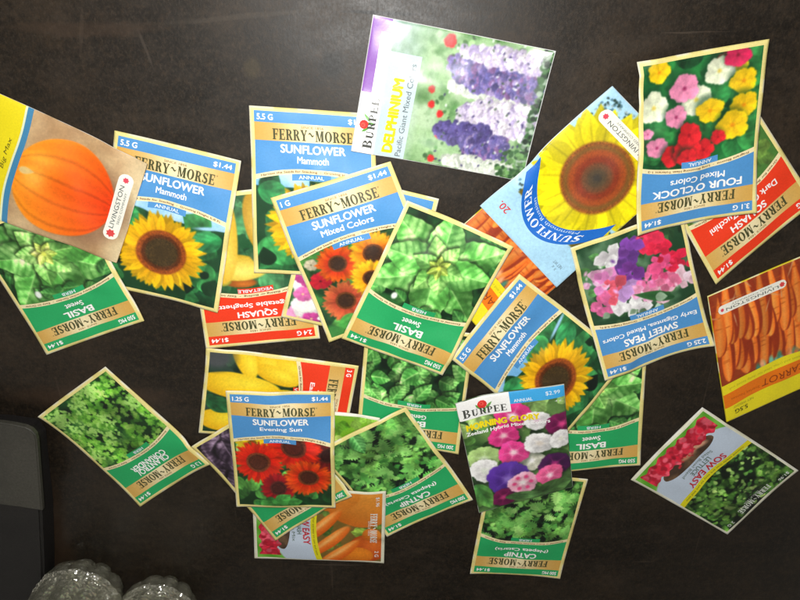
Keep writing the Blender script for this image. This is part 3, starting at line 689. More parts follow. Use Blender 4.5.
SLOGAN = {'blue': 'Harvest the Seeds for Snacking  -  Growing Height 6-8 Ft', 'green': 'Essential in Every Kitchen Garden  -  Easy to Grow', 'red': 'Great for Baking or Boiling  -  Easy to Grow'}
def fm_packet(name, label, quad, seed, hue, title, sub, weight, art, tag=None, sub2=None, slogan=None, mat=PAPER, bulge=.0012, lift=None, price='$1.44', tagpos=.47, title_w=None, sub_w=None, a_c=.335, a_s=.392):
    p = Packet(name, label, 'seed packet', quad, seed, mat=mat, bulge=bulge, lift=lift)
    col = {'blue': BLUE, 'green': GREEN, 'red': RED}[hue]
    a0, a1 = .036, .964
    arc = lambda u: a_c + (a_s - a_c) * (2 * np.asarray(u) - 1) ** 2
    arc2 = lambda u: arc(u) + .028
    st = p.area('price_strip', a0, a1, .022, .084, col, .00004, nv=4)
    p.texts(st, [] if not price else [(sans(weight, .045), a0 + .025 + .0125 * len(weight), .054, .026 * len(weight), .034, WHITE, 0, None), (sans(price, .045), .865, .054, .15, .034, WHITE, 0, None)] if price else [])
    gb = p.area('maker_band', a0, a1, .084, .186, gold, .00004, nv=5)
    p.texts(gb, [(serif('FERRY~MORSE'), .5, .146, .64, .06, OLIVE, 0, None), (sans('SINCE 1856', .01), .5, .101, .18, .013, rgb(150, 112, 60), 0, None), (sans('o', .01), .835, .12, .012, .008, OLIVE, 0, None)])
    nb = p.area('name_panel', a0, a1, .186, arc, col, .00004, nv=9)
    tw = title_w or min(.8, .058 * len(title)); sw = sub_w or min(.8, .036 * len(sub))
    items = [(sans(title, .045), .5, .226, tw, .05, WHITE, 0, None)] if title else []
    if sub2: items += [(sans(sub, .045), .5, .272, sub_w or tw, .05, WHITE, 0, None)]
    elif sub: items += [(sans(sub, .03), .5, .286, sw, .04, WHITE, 0, None)]
    p.texts(nb, items)
    sl = p.area('slogan_strip', a0, a1, arc, arc2, rgb(240, 226, 178), .00005, nv=3)
    cur = lambda u, v: (u, v + (a_s - a_c) * (2 * u - 1) ** 2)
    p.texts(sl, [(sans(slogan or SLOGAN[hue], .03), .5, a_c + .014, .84, .016, rgb(128, 84, 52), 0, cur)])
    p.picture(art, a0, a1, arc2, .974, soft=1 if art in (catnip_art, cilantro_art, sweetpea_art, genovese_art, basil_art) else 2)
    tg = {'blue': 'ANNUAL', 'green': 'HERB', 'red': 'VEGETABLE'}[hue]
    t0, t1 = .33, .64
    ta = p.area('category_tag', t0, t1, lambda u: arc2(u) - .001, lambda u: arc2(u) + .036, col, .00008, nv=4, nu=14)
    p.texts(ta, [(sans(tg, .03), (t0 + t1) / 2, a_c + .028 + .018, .034 * len(tg), .022, rgb(226, 238, 246), 0, cur)])
    return p

# ------------------------------------------------------------------ packets, from the bottom of the pile upwards
def corner_lift(cu, cv, amt, r=.45):
    return lambda U, V: amt * np.clip(1 - np.hypot(U - cu, V - cv) / r, 0, 1) ** 2

fm_packet('seed_packet', 'red vegetable spaghetti squash packet, mostly buried under sunflower packets', [(320, 338.5), (206, 349), (183, 197), (296, 185)], 1, 'red', 'SQUASH', 'Vegetable Spaghetti', '2.4 G', spaghetti_art)
fm_packet('seed_packet', 'almost hidden packet of pink flowers under the mixed sunflower packet', [(316, 171), (439, 199), (404, 345), (281, 317)], 2, 'blue', '', '', '', pink_art, price='')
fm_packet('seed_packet', 'upright 5.5 G mammoth sunflower packet tucked under the white delphinium packet', [(249, 105.5), (374, 114), (380, 277), (254, 273)], 3, 'blue', 'SUNFLOWER', 'Mammoth', '5.5 G', mammoth_art)
fm_packet('seed_packet', 'mammoth sunflower packet with its left side under the pumpkin packet', [(114.5, 130.5), (241, 161), (217.5, 313), (97, 284)], 4, 'blue', 'SUNFLOWER', 'Mammoth', '5.5 G', mammoth_art, bulge=.0018)
fm_packet('seed_packet', 'green sweet basil packet below the pumpkin packet', [(144, 321), (46.5, 355), (-33, 232), (75, 192)], 5, 'green', 'BASIL', 'Sweet', '550 MG', basil_art)

# pumpkin packet
p = Packet('seed_packet', 'tan and yellow packet with one large orange pumpkin at the photo edge', 'seed packet', [(-52, 201), (-16, 87), (147, 164), (116.5, 263)], 6, border=(214, 190, 150), bulge=.0016)
yl = lambda u: .315 - .062 * np.asarray(u) - .014 * np.sin(2 * PI * np.asarray(u)) - .012 * np.sin(PI * np.asarray(u))
a = p.area('name_panel', .001, .999, .002, lambda u: yl(u) - .012, rgb(236, 218, 24), .00004, nv=12)
p.texts(a, [(sans('Big Max', .0, .25), .58, .222, .27, .03, rgb(90, 84, 20), 0, None)])
p.area('pale_line', .001, .999, lambda u: yl(u) - .012, yl, rgb(226, 236, 200), .00005, nv=2)
p.area('blue_line', .001, .999, yl, lambda u: yl(u) + .034, rgb(66, 134, 176), .00005, nv=3)
p.picture(pumpkin_art, .001, .999, lambda u: yl(u) + .034, .998)
def seed_badge(p, u0, u1, vc, hv, txt, rot=0):
    w = u1 - u0; cap = hv * p.sh.asp
    def half(u):
        d = np.minimum(np.asarray(u) - u0, u1 - np.asarray(u)); d = np.clip(d / cap, 0, 1)
        return hv * np.sqrt(np.clip(1 - (1 - d) ** 2, 0, 1)) + 1e-5
    b = p.area('maker_badge', u0, u1, lambda u: vc - half(u), lambda u: vc + half(u), rgb(240, 238, 226), .00007, nu=40, nv=4)
    f = lambda s: (np.array([(.5 + .5 * math.cos(k * 2 * PI / 14) * (1 if k % 2 else .7), .5 + .5 * math.sin(k * 2 * PI / 14) * (1 if k % 2 else .7)) for k in range(14)]), [tuple(range(14))], None)
    p.texts(b, [(f(0), u0 + cap, vc, cap * 1.3, hv * 1.3, rgb(216, 70, 70), 0, None), (f(0), u1 - cap * .9, vc, cap * .9, hv * .9, rgb(216, 70, 90), 0, None),
                (sans(txt, .0), (u0 + u1) / 2, vc - hv * .22, w - cap * 3.6, hv * .62, rgb(70, 84, 84), 0, None), (sans('SEED COMPANY', .0), (u0 + u1) / 2, vc + hv * .5, (w - cap * 4) * .8, hv * .3, rgb(110, 120, 116), 0, None)])
    return b
seed_badge(p, .2, .84, .915, .045, 'LIVINGSTON')

# delphinium packet
def burpee(p, u0, u1, v0, v1, uc):
    lb = p.area('maker_panel', u0, u1, v0, v1, rgb(252, 252, 250), .00007, nu=24, nv=5)
    hh = v1 - v0; w = u1 - u0; n = 22
    disc = lambda r0: (np.array([(.5 + .5 * math.cos(k * 2 * PI / n) * (1 - .06 * (k % 2)), .5 + .5 * math.sin(k * 2 * PI / n) * (1 - .06 * (k % 2))) for k in range(n)]), [tuple(range(n))], None)
    leafp = (np.array([(0, .5), (.3, .9), (.7, .8), (1, .5), (.7, .2), (.3, .1)]), [tuple(range(6))], None)
    rr = hh * .42
    cx = (u0 + u1) / 2 - w * .0
    items = [(leafp, cx - w * .09, v0 + hh * .5, w * .2, hh * .16, rgb(96, 160, 70), .9, None), (leafp, cx + w * .1, v0 + hh * .46, w * .2, hh * .16, rgb(110, 170, 84), -.8, None), (leafp, cx + w * .01, v0 + hh * .62, w * .2, hh * .14, rgb(90, 150, 66), 1.5, None),
             (serif('BURPEE', .78, .003), (u0 + u1) / 2, v0 + hh * .66, w * .84, hh * .44, rgb(72, 74, 70), 0, None),
             (disc(0), cx - w * .02, v0 + hh * .36, rr * p.sh.asp, rr, rgb(226, 52, 48), 0, None), (disc(0), cx - w * .03, v0 + hh * .33, rr * .5 * p.sh.asp, rr * .5, rgb(240, 90, 76), 0, None), (disc(0), cx - w * .035, v0 + hh * .32, rr * .2 * p.sh.asp, rr * .2, rgb(206, 40, 44), 0, None)]
    for k, it in enumerate(items):   # each print layer a hair above the last
        p.texts(lb, [it], .0003 + k * .00003)
    return lb
p = Packet('seed_packet', 'glossy delphinium packet washed out by glare, with white maker panel and purple flower spikes', 'seed packet', [(351, 151), (373, 14.5), (556, 51), (522, 182)], 7, border=(236, 238, 236), mat=GLOSS, bulge=.0004,
           lift=lambda U, V: .003 * np.clip((V - .8) / .2, 0, 1) ** 2)
p.picture(delph_art, .004, .996, .1, .996)
burpee(p, .004, .46, .004, .125, .2)
a = p.area('price_strip', .46, .996, .004, .06, rgb(140, 92, 176), .00006, nv=3); p.area('price_edge', .9, .996, .06, .11, rgb(136, 88, 172), .00006, nu=6, nv=3)
p.area('white_field', .46, .9, .06, .125, rgb(240, 242, 244), .00006, nv=3)
a = p.area('name_strip', .004, .78, .125, .3, lambda U, V: rgb(190, 208, 214) + 0 * U[..., None], .00005, nv=6)
p.texts(a, [(sans('DELPHINIUM', .06), .32, .2, .56, .06, rgb(196, 180, 20), 0, None)], .0003, 'title_shadow'); p.texts(a, [(sans('DELPHINIUM', .05), .316, .197, .56, .058, rgb(242, 226, 24), 0, None)], .000422)
p.texts(a, [(sans('Pacific Giant Mixed Colors', .01), .37, .262, .7, .032, rgb(110, 120, 124), 0, None)])

fm_packet('seed_packet', 'tilted mixed colors sunflower packet marked 1 G, left of the central basil', [(270.5, 198), (390.5, 161.5), (447, 303), (329, 342.5)], 8, 'blue', 'SUNFLOWER', 'Mixed Colors', '1 G', mixed_art, bulge=.002, lift=corner_lift(0, 1, .002))

# carrot packets
def carrot_packet(label, quad, seed, weight, t1):
    p = Packet('seed_packet', label, 'seed packet', quad, seed, border=(220, 200, 40), bulge=.0012)
    Y = rgb(238, 222, 34)
    c1 = lambda u: .115 + .03 * np.sin(PI * u); c2 = lambda u: .225 + .035 * np.sin(PI * u); c3 = lambda u: .30 + .03 * np.sin(PI * u)
    a = p.area('price_strip', .006, .994, .006, c1, Y, .00004, nv=6); p.texts(a, [(sans(weight, .02), .845, .065, .13, .034, rgb(60, 56, 20), 0, None), (sans('NET WEIGHT', .0), .82, .108, .2, .018, rgb(150, 140, 40), 0, None)])
    a = p.area('name_panel', .006, .994, c1, c2, rgb(238, 122, 18), .00004, nv=6)
    p.texts(a, [(sans('CARROT', .0, .15), .42, .195, .42, .055, rgb(150, 62, 20), 0, None), (sans(t1, .0), .79, .178, .28, .02, rgb(190, 92, 20), 0, None)])
    a = p.area('slogan_strip', .006, .994, c2, c3, Y, .00004, nv=5); p.texts(a, [(sans('Sweet and crisp, ideal for deep loose soil', .0), .58, .28, .7, .024, rgb(190, 180, 40), 0, lambda u, v: (u, v + .03 * np.sin(PI * u) - .02))])
    p.picture(carrot_art, .006, .994, c3, .994)
    return p
carrot_packet('orange carrot packet mostly hidden between the basil and yellow sunflower packets', [(492, 345), (421, 265), (533, 166), (604, 246)], 9, '5.5G', 'Danvers Half Long')

# light-blue sunflower packet
p = Packet('seed_packet', 'pale blue packet with one huge bright yellow sunflower and curved blue title band', 'seed packet', [(556.5, 287.5), (480, 206), (612.5, 86), (692, 168)], 10, border=(196, 224, 242), mat=PAPER, bulge=.0016, lift=lambda U, V: .002 * np.clip((V - .7) / .3, 0, 1) ** 2)
p.picture(bigsun_art, .004, .996, .004, .996)
b0 = lambda u: .115 + .3 * (2 * (np.asarray(u) - .54)) ** 2; b1 = lambda u: .235 + .3 * (2 * (np.asarray(u) - .54)) ** 2
a = p.area('name_panel', .07, .97, b0, b1, rgb(24, 104, 196), .00006, nv=6)
cur = lambda u, v: (u, v + .3 * (2 * (u - .54)) ** 2)
p.texts(a, [(serif('SUNFLOWER', 0, .004), .53, .165, .66, .052, rgb(232, 240, 246), 0, cur), (sans('Mammoth Russian', .0), .5, .215, .5, .022, rgb(190, 214, 236), 0, cur)])
p.texts(p.pouch, [(sans('20.', .02), .86, .1, .11, .045, rgb(206, 64, 60), 0, None)], .00042); p.texts(p.pouch, [(sans('NET WT', .0), .16, .1, .1, .02, rgb(110, 130, 140), 0, None), (sans('3 g', .0), .16, .07, .05, .02, rgb(110, 130, 140), 0, None)], .00042)
b = seed_badge(p, .3, .9, .865, .042, 'LIVINGSTON')

fm_packet('seed_packet', 'red dark green zucchini squash packet sticking out under the four o\'clock packet', [(816, 202), (716, 284.5), (640, 144), (731, 68)], 11, 'red', 'SQUASH', 'Dark Green Zucchini', '3 G', zucchini_art, sub_w=.66, lift=None)
p = carrot_packet('orange and yellow carrot packet with white badge, cut by the photo edge', [(831, 376), (726.5, 422.5), (707.5, 296.5), (818, 250)], 12, '5.5G', 'Scarlet Nantes')
seed_badge(p, .3, .93, .87, .03, 'LIVINGSTON')
fm_packet('seed_packet', 'green sweet basil packet behind the morning glory packet', [(640.5, 465.5), (538, 475), (545, 354), (648, 344)], 13, 'green', 'BASIL', 'Sweet', '550 MG', basil_art)
fm_packet('seed_packet', 'leafy green packet marked 200 MG lying below the central basil', [(458.5, 454.5), (356, 441), (366, 325), (475, 334)], 14, 'green', 'BASIL', 'Genovese', '200 MG', genovese_art)
fm_packet('seed_packet', 'mammoth sunflower packet turned sideways above the morning glory packet', [(451, 359), (519.5, 274), (628.7, 361), (556, 447)], 15, 'blue', 'SUNFLOWER', 'Mammoth', '5.5 G', mammoth_art, bulge=.0018)
fm_packet('seed_packet', 'sweet peas packet with pink, purple and white blossoms', [(714, 345), (605, 381), (570.5, 248), (682.5, 212)], 16, 'blue', 'SWEET PEAS', 'Early Gigantea, Mixed Colors', '2.25 G', sweetpea_art, title_w=.5, sub_w=.86, lift=corner_lift(0, 0, .002))
fm_packet('seed_packet', 'curled four o\'clock packet with red, yellow and white blooms', [(757, 213), (638, 236), (637, 62), (769.5, 39)], 17, 'blue', 'FOUR O\'CLOCK', 'Mixed Colors', '3.1 G', fouro_art, title_w=.74, sub_w=.46, bulge=.002,
          lift=lambda U, V: .012 * np.clip((V - .3) / .7, 0, 1) ** 1.6 + .004 * (2 * U - 1) ** 2 - .007 * np.clip((U - .86) / .14, 0, 1) * np.clip((V - .93) / .07, 0, 1), slogan='Fragrant Blooms  -  Long Blooming Heat Tolerant 1-3')
fm_packet('seed_packet', 'large sweet basil packet lying on top in the centre of the pile', [(442.5, 375.5), (341.6, 338.5), (407, 200.5), (513.5, 247)], 18, 'green', 'BASIL', 'Sweet', '550 MG', basil_art, bulge=.0018)
fm_packet('seed_packet', 'red packet of long yellow squash lying sideways above the evening sun packet', [(358.7, 366.2), (343.5, 447), (198.5, 433), (206, 348.5)], 19, 'red', 'SQUASH', 'Early Prolific', '3 G', yellowsq_art)

p = Packet('seed_packet', 'pale green corner of a packet peeking out beside the evening sun packet', 'seed packet', [(300, 410), (380, 418.3), (372, 490), (297, 480)], 20, border=(240, 240, 220))
p.picture(palegreen_art, .03, .97, .03, .97)

fm_packet('seed_packet', 'catnip packet between the evening sun and morning glory packets', [(473, 500), (387, 537), (314, 451), (406, 407.5)], 21, 'green', 'CATNIP', '(Nepeta Cataria)', '500 MG', catnip_art, bulge=.0014)

def easy_packet(label, quad, seed, kind, variety, art, weight='2 G'):
    p = Packet('seed_packet', label, 'seed packet', quad, seed, border=(232, 230, 206), bulge=.0013)
    e = .025
    a1 = lambda u: .47 + .05 * (1 - (2 * np.asarray(u) - 1) ** 2); a2 = lambda u: a1(u) + .045
    p.picture(art, e, 1 - e, e, a1, soft=1)
    p.texts(p.pouch, [(serif('FERRY~MORSE'), .5, .085, .42, .05, rgb(232, 238, 230), 0, None), (sans('SINCE 1856', .0), .5, .12, .2, .016, rgb(220, 226, 220), 0, None), (sans(weight, .02), .87, .06, .08, .03, rgb(230, 236, 230), 0, None), (sans('$1.96', .02), .13, .06, .13, .03, rgb(230, 236, 230), 0, None)], .00042)
    s = p.area('slogan_strip', e, 1 - e, a1, a2, rgb(228, 218, 30), .00005, nv=4)
    cur = lambda u, v: (u, v - .05 * (2 * u - 1) ** 2)
    p.texts(s, [(sans('coated seeds that are easy to see and sow', .0), .5, .544, .8, .022, rgb(120, 120, 20), 0, cur)])
    def pc(U, V):
        d = np.hypot((U - .5) / .62, (V - .60) / .27)
        t = np.clip((.98 - d) / .03, 0, 1)[..., None]
        n = (.5 + .5 * np.sin(U * 23 + V * 31))[..., None]
        return (rgb(104, 176, 56) + .12 * (n - .5)) * (1 - t) + rgb(196, 210, 228) * t
    w = p.area('name_panel', e, 1 - e, a2, 1 - e, pc, .00004, nu=110, nv=90)
    def hand(c):
        c.a[:] = rgb(70, 52, 40); c.mixn(rgb(110, 84, 60), 8, .4, .7); c.ell(.5, .3 * c.hh + .15, .24, .12, rgb(206, 150, 120), .2, .03, c2=rgb(160, 104, 80)); c.ell(.3, .2, .2, .06, rgb(214, 160, 130), .4, .03); c.speck(40, .02, (rgb(214, 50, 60), rgb(190, 40, 50)), .3, .7, .1, .3)
    ov0 = lambda u: .775 - .055 * np.sqrt(np.clip(1 - ((u - .5) / .33) ** 2, 0, 1)) - .0001; ov1 = lambda u: .775 + .085 * np.sqrt(np.clip(1 - ((u - .5) / .33) ** 2, 0, 1)) + .0001
    p.picture(hand, .172, .828, ov0, ov1, 'soil_photo', off=.00009)
    def beads(c):
        c.a[:] = rgb(160, 24, 40); c.speck(420, .032, (rgb(230, 50, 76), rgb(210, 36, 60), rgb(244, 96, 116), rgb(186, 26, 50)), soft=.01)
    up = lambda u: .805 + .012 * np.sin(u * 40) + .008 * np.sin(u * 71 + 1); lo = lambda u: .95 + .01 * np.sin(u * 47 + 2)
    p.picture(beads, .06, .93, up, lo, 'seed_photo', off=.00013)
    p.texts(w, [(sans('SOW EASY', .04), .5, .6, .48, .055, rgb(196, 40, 50), 0, cur), (sans(kind, .01), .5, .655, .036 * len(kind), .04, rgb(60, 90, 60), 0, cur), (sans(variety, .0), .5, .697, .4, .024, rgb(90, 110, 90), 0, cur)], .00042)
    return p
easy_packet('small packet of orange squash below the evening sun packet', [(386, 491.5), (384, 563.5), (254.5, 558.5), (251.5, 490)], 22, 'SQUASH', 'Winter Mix', gourd_art)
fm_packet('seed_packet', 'packet of dark purple leaves half under the evening sun packet', [(352, 496.5), (275.5, 541), (191, 447), (272, 400)], 23, 'green', 'BASIL', 'Dark Opal', '200 MG', purple_art)
fm_packet('seed_packet', 'cilantro coriander packet lying apart beside the purple leaf packet', [(210, 464.5), (140, 507), (37.5, 417), (105, 367)], 24, 'green', 'CILANTRO/', 'CORIANDER', '1.3 G', cilantro_art, sub2=True, title_w=.42, sub_w=.46, lift=corner_lift(1, 1, .003))
fm_packet('seed_packet', 'upright evening sun sunflower packet with dark red blooms', [(225.5, 391), (334.5, 392.3), (335.5, 508), (236.5, 507)], 25, 'blue', 'SUNFLOWER', 'Evening Sun', '1.25 G', evening_art, bulge=.0018)
fm_packet('seed_packet', 'catnip packet poking out below the morning glory packet', [(560, 579), (470, 574), (490, 471), (588, 479.5)], 26, 'green', 'CATNIP', '(Nepeta Cataria)', '500 MG', catnip_art)

p = Packet('seed_packet', 'morning glory packet with white maker panel and pink blooms', 'seed packet', [(455.3, 403.7), (564.2, 384.2), (573, 487), (479, 513)], 27, border=(70, 96, 60), mat=PAPER, bulge=.0014)
p.picture(glory_art, .004, .996, .06, .996)
burpee(p, .004, .5, .004, .165, .2)
a = p.area('price_strip', .5, .996, .004, .1, rgb(62, 168, 230), .00006, nv=4)
p.texts(a, [(sans('ANNUAL', .03), .62, .075, .17, .026, rgb(230, 244, 250), 0, None), (sans('$2.99', .01), .89, .05, .13, .036, rgb(226, 242, 250), 0, None)])
p.texts(p.pouch, [(sans('MORNING GLORY', .09), .40, .232, .7, .058, rgb(250, 226, 20), 0, None), (sans('Zeeland Hybrid Mixed Colors', .045), .44, .292, .8, .042, rgb(250, 250, 250), 0, None), (sans('4 g', .0), .93, .125, .06, .02, rgb(230, 236, 226), 0, None)], .00042, 'title')
easy_packet('lettuce packet with red coated seeds and white border, lying alone', [(798.6, 470.7), (727.5, 534.6), (631, 480), (702.6, 407.6)], 28, 'LETTUCE', 'Salad Bowl Blend', lettuce_art)

# ------------------------------------------------------------------ table top
m, nt, b = new_mat('dark_worn_wood')
tc = nt.nodes.new('ShaderNodeTexCoord')
def noise(scale, detail=6, rough=.6, sx=1, sy=1):
    mp = nt.nodes.new('ShaderNodeMapping'); mp.inputs['Scale'].default_value = (sx, sy, 1)
    n = nt.nodes.new('ShaderNodeTexNoise'); n.inputs['Scale'].default_value = scale; n.inputs['Detail'].default_value = detail; n.inputs['Roughness'].default_value = rough
    nt.links.new(tc.outputs['Object'], mp.inputs[0]); nt.links.new(mp.outputs[0], n.inputs['Vector']); return n
def ramp(src, stops):
    r = nt.nodes.new('ShaderNodeValToRGB')
    while len(r.color_ramp.elements) < len(stops): r.color_ramp.elements.new(.5)
    for e, (p_, c_) in zip(r.color_ramp.elements, stops): e.position = p_; e.color = c_ if len(c_) == 4 else (*c_, 1)
    nt.links.new(src, r.inputs[0]); return r
def mixc(a_, b_, fac, mode='MIX'):
    x = nt.nodes.new('ShaderNodeMixRGB'); x.blend_type = mode
    for s_, i_ in ((fac, 0), (a_, 1), (b_, 2)):
        if hasattr(s_, 'is_linked'): nt.links.new(s_, x.inputs[i_])
        else: x.inputs[i_].default_value = s_ if i_ == 0 else (*s_, 1)
    return x.outputs[0]
big = noise(11, 7, .66); fine = noise(620, 5, .75, 1, .6); mid_ = noise(45, 6, .7, .5, 1); scr = noise(160, 3, .5, .05, 1.2); scr2 = noise(120, 3, .5, 1.5, .05)
base = ramp(big.outputs['Fac'], [(.32, (.0065, .0048, .0032)), (.5, (.0125, .009, .0058)), (.7, (.026, .017, .0098))])
c1 = mixc(base.outputs[0], (.034, .024, .016), ramp(mid_.outputs['Fac'], [(.5, (0, 0, 0)), (.75, (.7, .7, .7))]).outputs[0])
grit = noise(230, 6, .8, 1, .8)
c1 = mixc(c1, (.046, .029, .016), ramp(grit.outputs['Fac'], [(.5, (0, 0, 0)), (.64, (.42, .42, .42))]).outputs[0])
c1 = mixc(c1, (.004, .003, .002), ramp(grit.outputs['Fac'], [(.36, (.55, .55, .55)), (.47, (0, 0, 0))]).outputs[0])
c2 = mixc(c1, (.058, .043, .029), ramp(fine.outputs['Fac'], [(.5, (0, 0, 0)), (.76, (.5, .5, .5))]).outputs[0])
c3 = mixc(c2, (.075, .055, .04), ramp(scr.outputs['Fac'], [(.69, (0, 0, 0)), (.74, (.5, .5, .5))]).outputs[0])
c4 = mixc(c3, (.07, .05, .036), ramp(scr2.outputs['Fac'], [(.70, (0, 0, 0)), (.75, (.4, .4, .4))]).outputs[0])
def mark(px0, py0, px1, py1, wid, soft=.6):
    """a worn streak or stain on the wood from one place to another"""
    a_, b_ = at(px0, py0), at(px1, py1); c_ = (a_ + b_) / 2; d_ = b_ - a_
    mp = nt.nodes.new('ShaderNodeMapping'); mp.vector_type = 'TEXTURE'
    mp.inputs['Location'].default_value = (c_[0], c_[1], 0); mp.inputs['Rotation'].default_value = (0, 0, math.atan2(d_[1], d_[0]))
    mp.inputs['Scale'].default_value = (np.hypot(d_[0], d_[1]) / 2 + wid * .3, wid, 1)
    dn = nt.nodes.new('ShaderNodeVectorMath'); dn.operation = 'ADD'
    ns = nt.nodes.new('ShaderNodeVectorMath'); ns.operation = 'SCALE'; ns.inputs['Scale'].default_value = wid * 1.6
    nt.links.new(mid_.outputs['Color'], ns.inputs[0]); nt.links.new(tc.outputs['Object'], dn.inputs[0]); nt.links.new(ns.outputs[0], dn.inputs[1])
    nt.links.new(dn.outputs[0], mp.inputs[0])
    g_ = nt.nodes.new('ShaderNodeTexGradient'); g_.gradient_type = 'SPHERICAL'; nt.links.new(mp.outputs[0], g_.inputs[0])
    return ramp(g_.outputs['Fac'], [(0, (0, 0, 0)), (.5, (soft, soft, soft))]).outputs[0]
BROWN = (.05, .03, .018)
for px0, py0, px1, py1, wid, soft, cc in ((0, 384, 200, 388, .012, .5, BROWN), (104, 350, 108, 410, .004, .45, BROWN), (50, 440, 75, 580, .02, .5, (.042, .024, .014)), (84, 0, 82, 55, .0016, .25, (.07, .05, .035)),
        (137, 22, 156, 70, .0012, .25, (.09, .07, .055)), (0, 20, 180, 22, .005, .35, BROWN), (255, 55, 268, 60, .008, .3, (.07, .052, .022)), (335, 44, 352, 56, .010, .85, (.004, .004, .003)), (338, 9, 430, 13, .0014, .9, (.002, .002, .002)),
        (150, 22, 330, 6, .002, .22, (.07, .055, .04)), (640, 330, 690, 420, .02, .35, (.035, .024, .015))):
    c4 = mixc(c4, cc, mark(px0, py0, px1, py1, wid, soft))
nt.links.new(c4, b.inputs['Base Color'])
rr = ramp(mid_.outputs['Fac'], [(.3, (.36, .36, .36)), (.7, (.52, .52, .52))]); rsp = mixc(rr.outputs[0], (.8, .8, .8), ramp(fine.outputs['Fac'], [(.45, (0, 0, 0)), (.7, (.28, .28, .28))]).outputs[0]); nt.links.new(rsp, b.inputs['Roughness'])
b.inputs['Specular IOR Level'].default_value = .3
bp = nt.nodes.new('ShaderNodeBump'); bp.inputs['Strength'].default_value = .12; bp.inputs['Distance'].default_value = .0006
hmix = nt.nodes.new('ShaderNodeMath'); hmix.operation = 'MULTIPLY_ADD'; hmix.inputs[1].default_value = .12
nt.links.new(scr.outputs['Fac'], hmix.inputs[0]); nt.links.new(fine.outputs['Fac'], hmix.inputs[2])
nt.links.new(hmix.outputs[0], bp.inputs['Height']); nt.links.new(bp.outputs[0], b.inputs['Normal'])
import bmesh
bm = bmesh.new(); bmesh.ops.create_cube(bm, size=1)
bmesh.ops.scale(bm, vec=(1.6, 1.2, .03), verts=bm.verts); bmesh.ops.translate(bm, vec=(0, -.12, -.015), verts=bm.verts)
bmesh.ops.bevel(bm, geom=[e for e in bm.edges], offset=.004, segments=3, affect='EDGES')
me = bpy.data.meshes.new('table_top'); bm.to_mesh(me); bm.free(); me.materials.append(m)
o = bpy.data.objects.new('table_top', me); C.objects.link(o); o['kind'] = 'structure'; o['label'] = 'dark brown worn table top'

# ------------------------------------------------------------------ dark case with grey flap, at the frame's left
def slab(name, pts, z0, z1, mat, parent, bev=.0015):
    bm = bmesh.new()
    lo = [bm.verts.new((x, y, z0)) for x, y in pts]; hi = [bm.verts.new((x, y, z1)) for x, y in pts]
    n = len(pts)
    bm.faces.new(lo[::-1]); top = bm.faces.new(hi)
    for i in range(n): bm.faces.new((lo[i], lo[(i + 1) % n], hi[(i + 1) % n], hi[i]))
    bmesh.ops.recalc_face_normals(bm, faces=bm.faces)
    bmesh.ops.bevel(bm, geom=list(top.edges), offset=bev, segments=3, affect='EDGES')
    me = bpy.data.meshes.new(name); bm.to_mesh(me); bm.free(); me.materials.append(mat)
    for f in me.polygons: f.use_smooth = False
    o = bpy.data.objects.new(name, me); C.objects.link(o); o.parent = parent; return o
def cloth_mat(name, c0, c1, rough):
    global nt, tc
    m, nt, b = new_mat(name); tc = nt.nodes.new('ShaderNodeTexCoord')
    n = noise(500, 4, .7); n2 = noise(30, 5, .6)
    x = mixc(ramp(n.outputs['Fac'], [(.35, c0), (.7, c1)]).outputs[0], tuple(.6 * k for k in c0), ramp(n2.outputs['Fac'], [(.45, (0, 0, 0)), (.7, (.6, .6, .6))]).outputs[0])
    nt.links.new(x, b.inputs['Base Color']); b.inputs['Roughness'].default_value = rough
    bp = nt.nodes.new('ShaderNodeBump'); bp.inputs['Strength'].default_value = .4; bp.inputs['Distance'].default_value = .0005
    nt.links.new(n.outputs['Fac'], bp.inputs['Height']); nt.links.new(bp.outputs[0], b.inputs['Normal']); return m
GREY = cloth_mat('grey_leatherette', (.042, .040, .032), (.066, .062, .050), .6); BLK = cloth_mat('black_leatherette', (.006, .005, .005), (.012, .010, .009), .6)
ZF = .024
e = bpy.data.objects.new('case', None); C.objects.link(e); q = at(0, 520, 0); e.location = (q[0] - .04, q[1], 0)
e['label'] = 'dark case with a grey rounded flap at the left edge'; e['category'] = 'case'
def loc(px, py, z): w = at(px, py, z); return (w[0] - e.location[0], w[1] - e.location[1])
fp = [(-60, 418), (0, 423), (14, 425), (25, 427.5), (31, 430.5), (35, 435), (36.5, 441), (37.5, 455), (39.5, 480), (42, 511), (20, 507.5), (0, 505), (-60, 500)]
slab('flap', [loc(x, y, ZF) for x, y in fp][::-1], ZF - .004, ZF, GREY, e, .001)
bpx = [(-60, 424), (0, 428), (26, 432), (34, 442), (38, 480), (42, 512), (44, 560), (45, 640), (-60, 640)]
slab('body', [loc(x, y, ZF - .006) for x, y in bpx][::-1], .0005, ZF - .0045, BLK, e, .002)

# ------------------------------------------------------------------ two clear bottles standing at the lower left
gm, nt, b = new_mat('clear_plastic')
out_ = nt.nodes['Material Output']
tcx = nt.nodes.new('ShaderNodeTexCoord'); vo = nt.nodes.new('ShaderNodeTexVoronoi'); vo.inputs['Scale'].default_value = 165
nt.links.new(tcx.outputs['Object'], vo.inputs['Vector']); bpx_ = nt.nodes.new('ShaderNodeBump'); bpx_.inputs['Strength'].default_value = .12; bpx_.inputs['Distance'].default_value = .004
nt.links.new(vo.outputs['Distance'], bpx_.inputs['Height'])
lw = nt.nodes.new('ShaderNodeLayerWeight'); lw.inputs['Blend'].default_value = .45; nt.links.new(bpx_.outputs[0], lw.inputs['Normal'])
gl = nt.nodes.new('ShaderNodeBsdfGlossy'); gl.inputs['Color'].default_value = (1, .99, .93, 1); gl.inputs['Roughness'].default_value = .14; nt.links.new(bpx_.outputs[0], gl.inputs['Normal'])
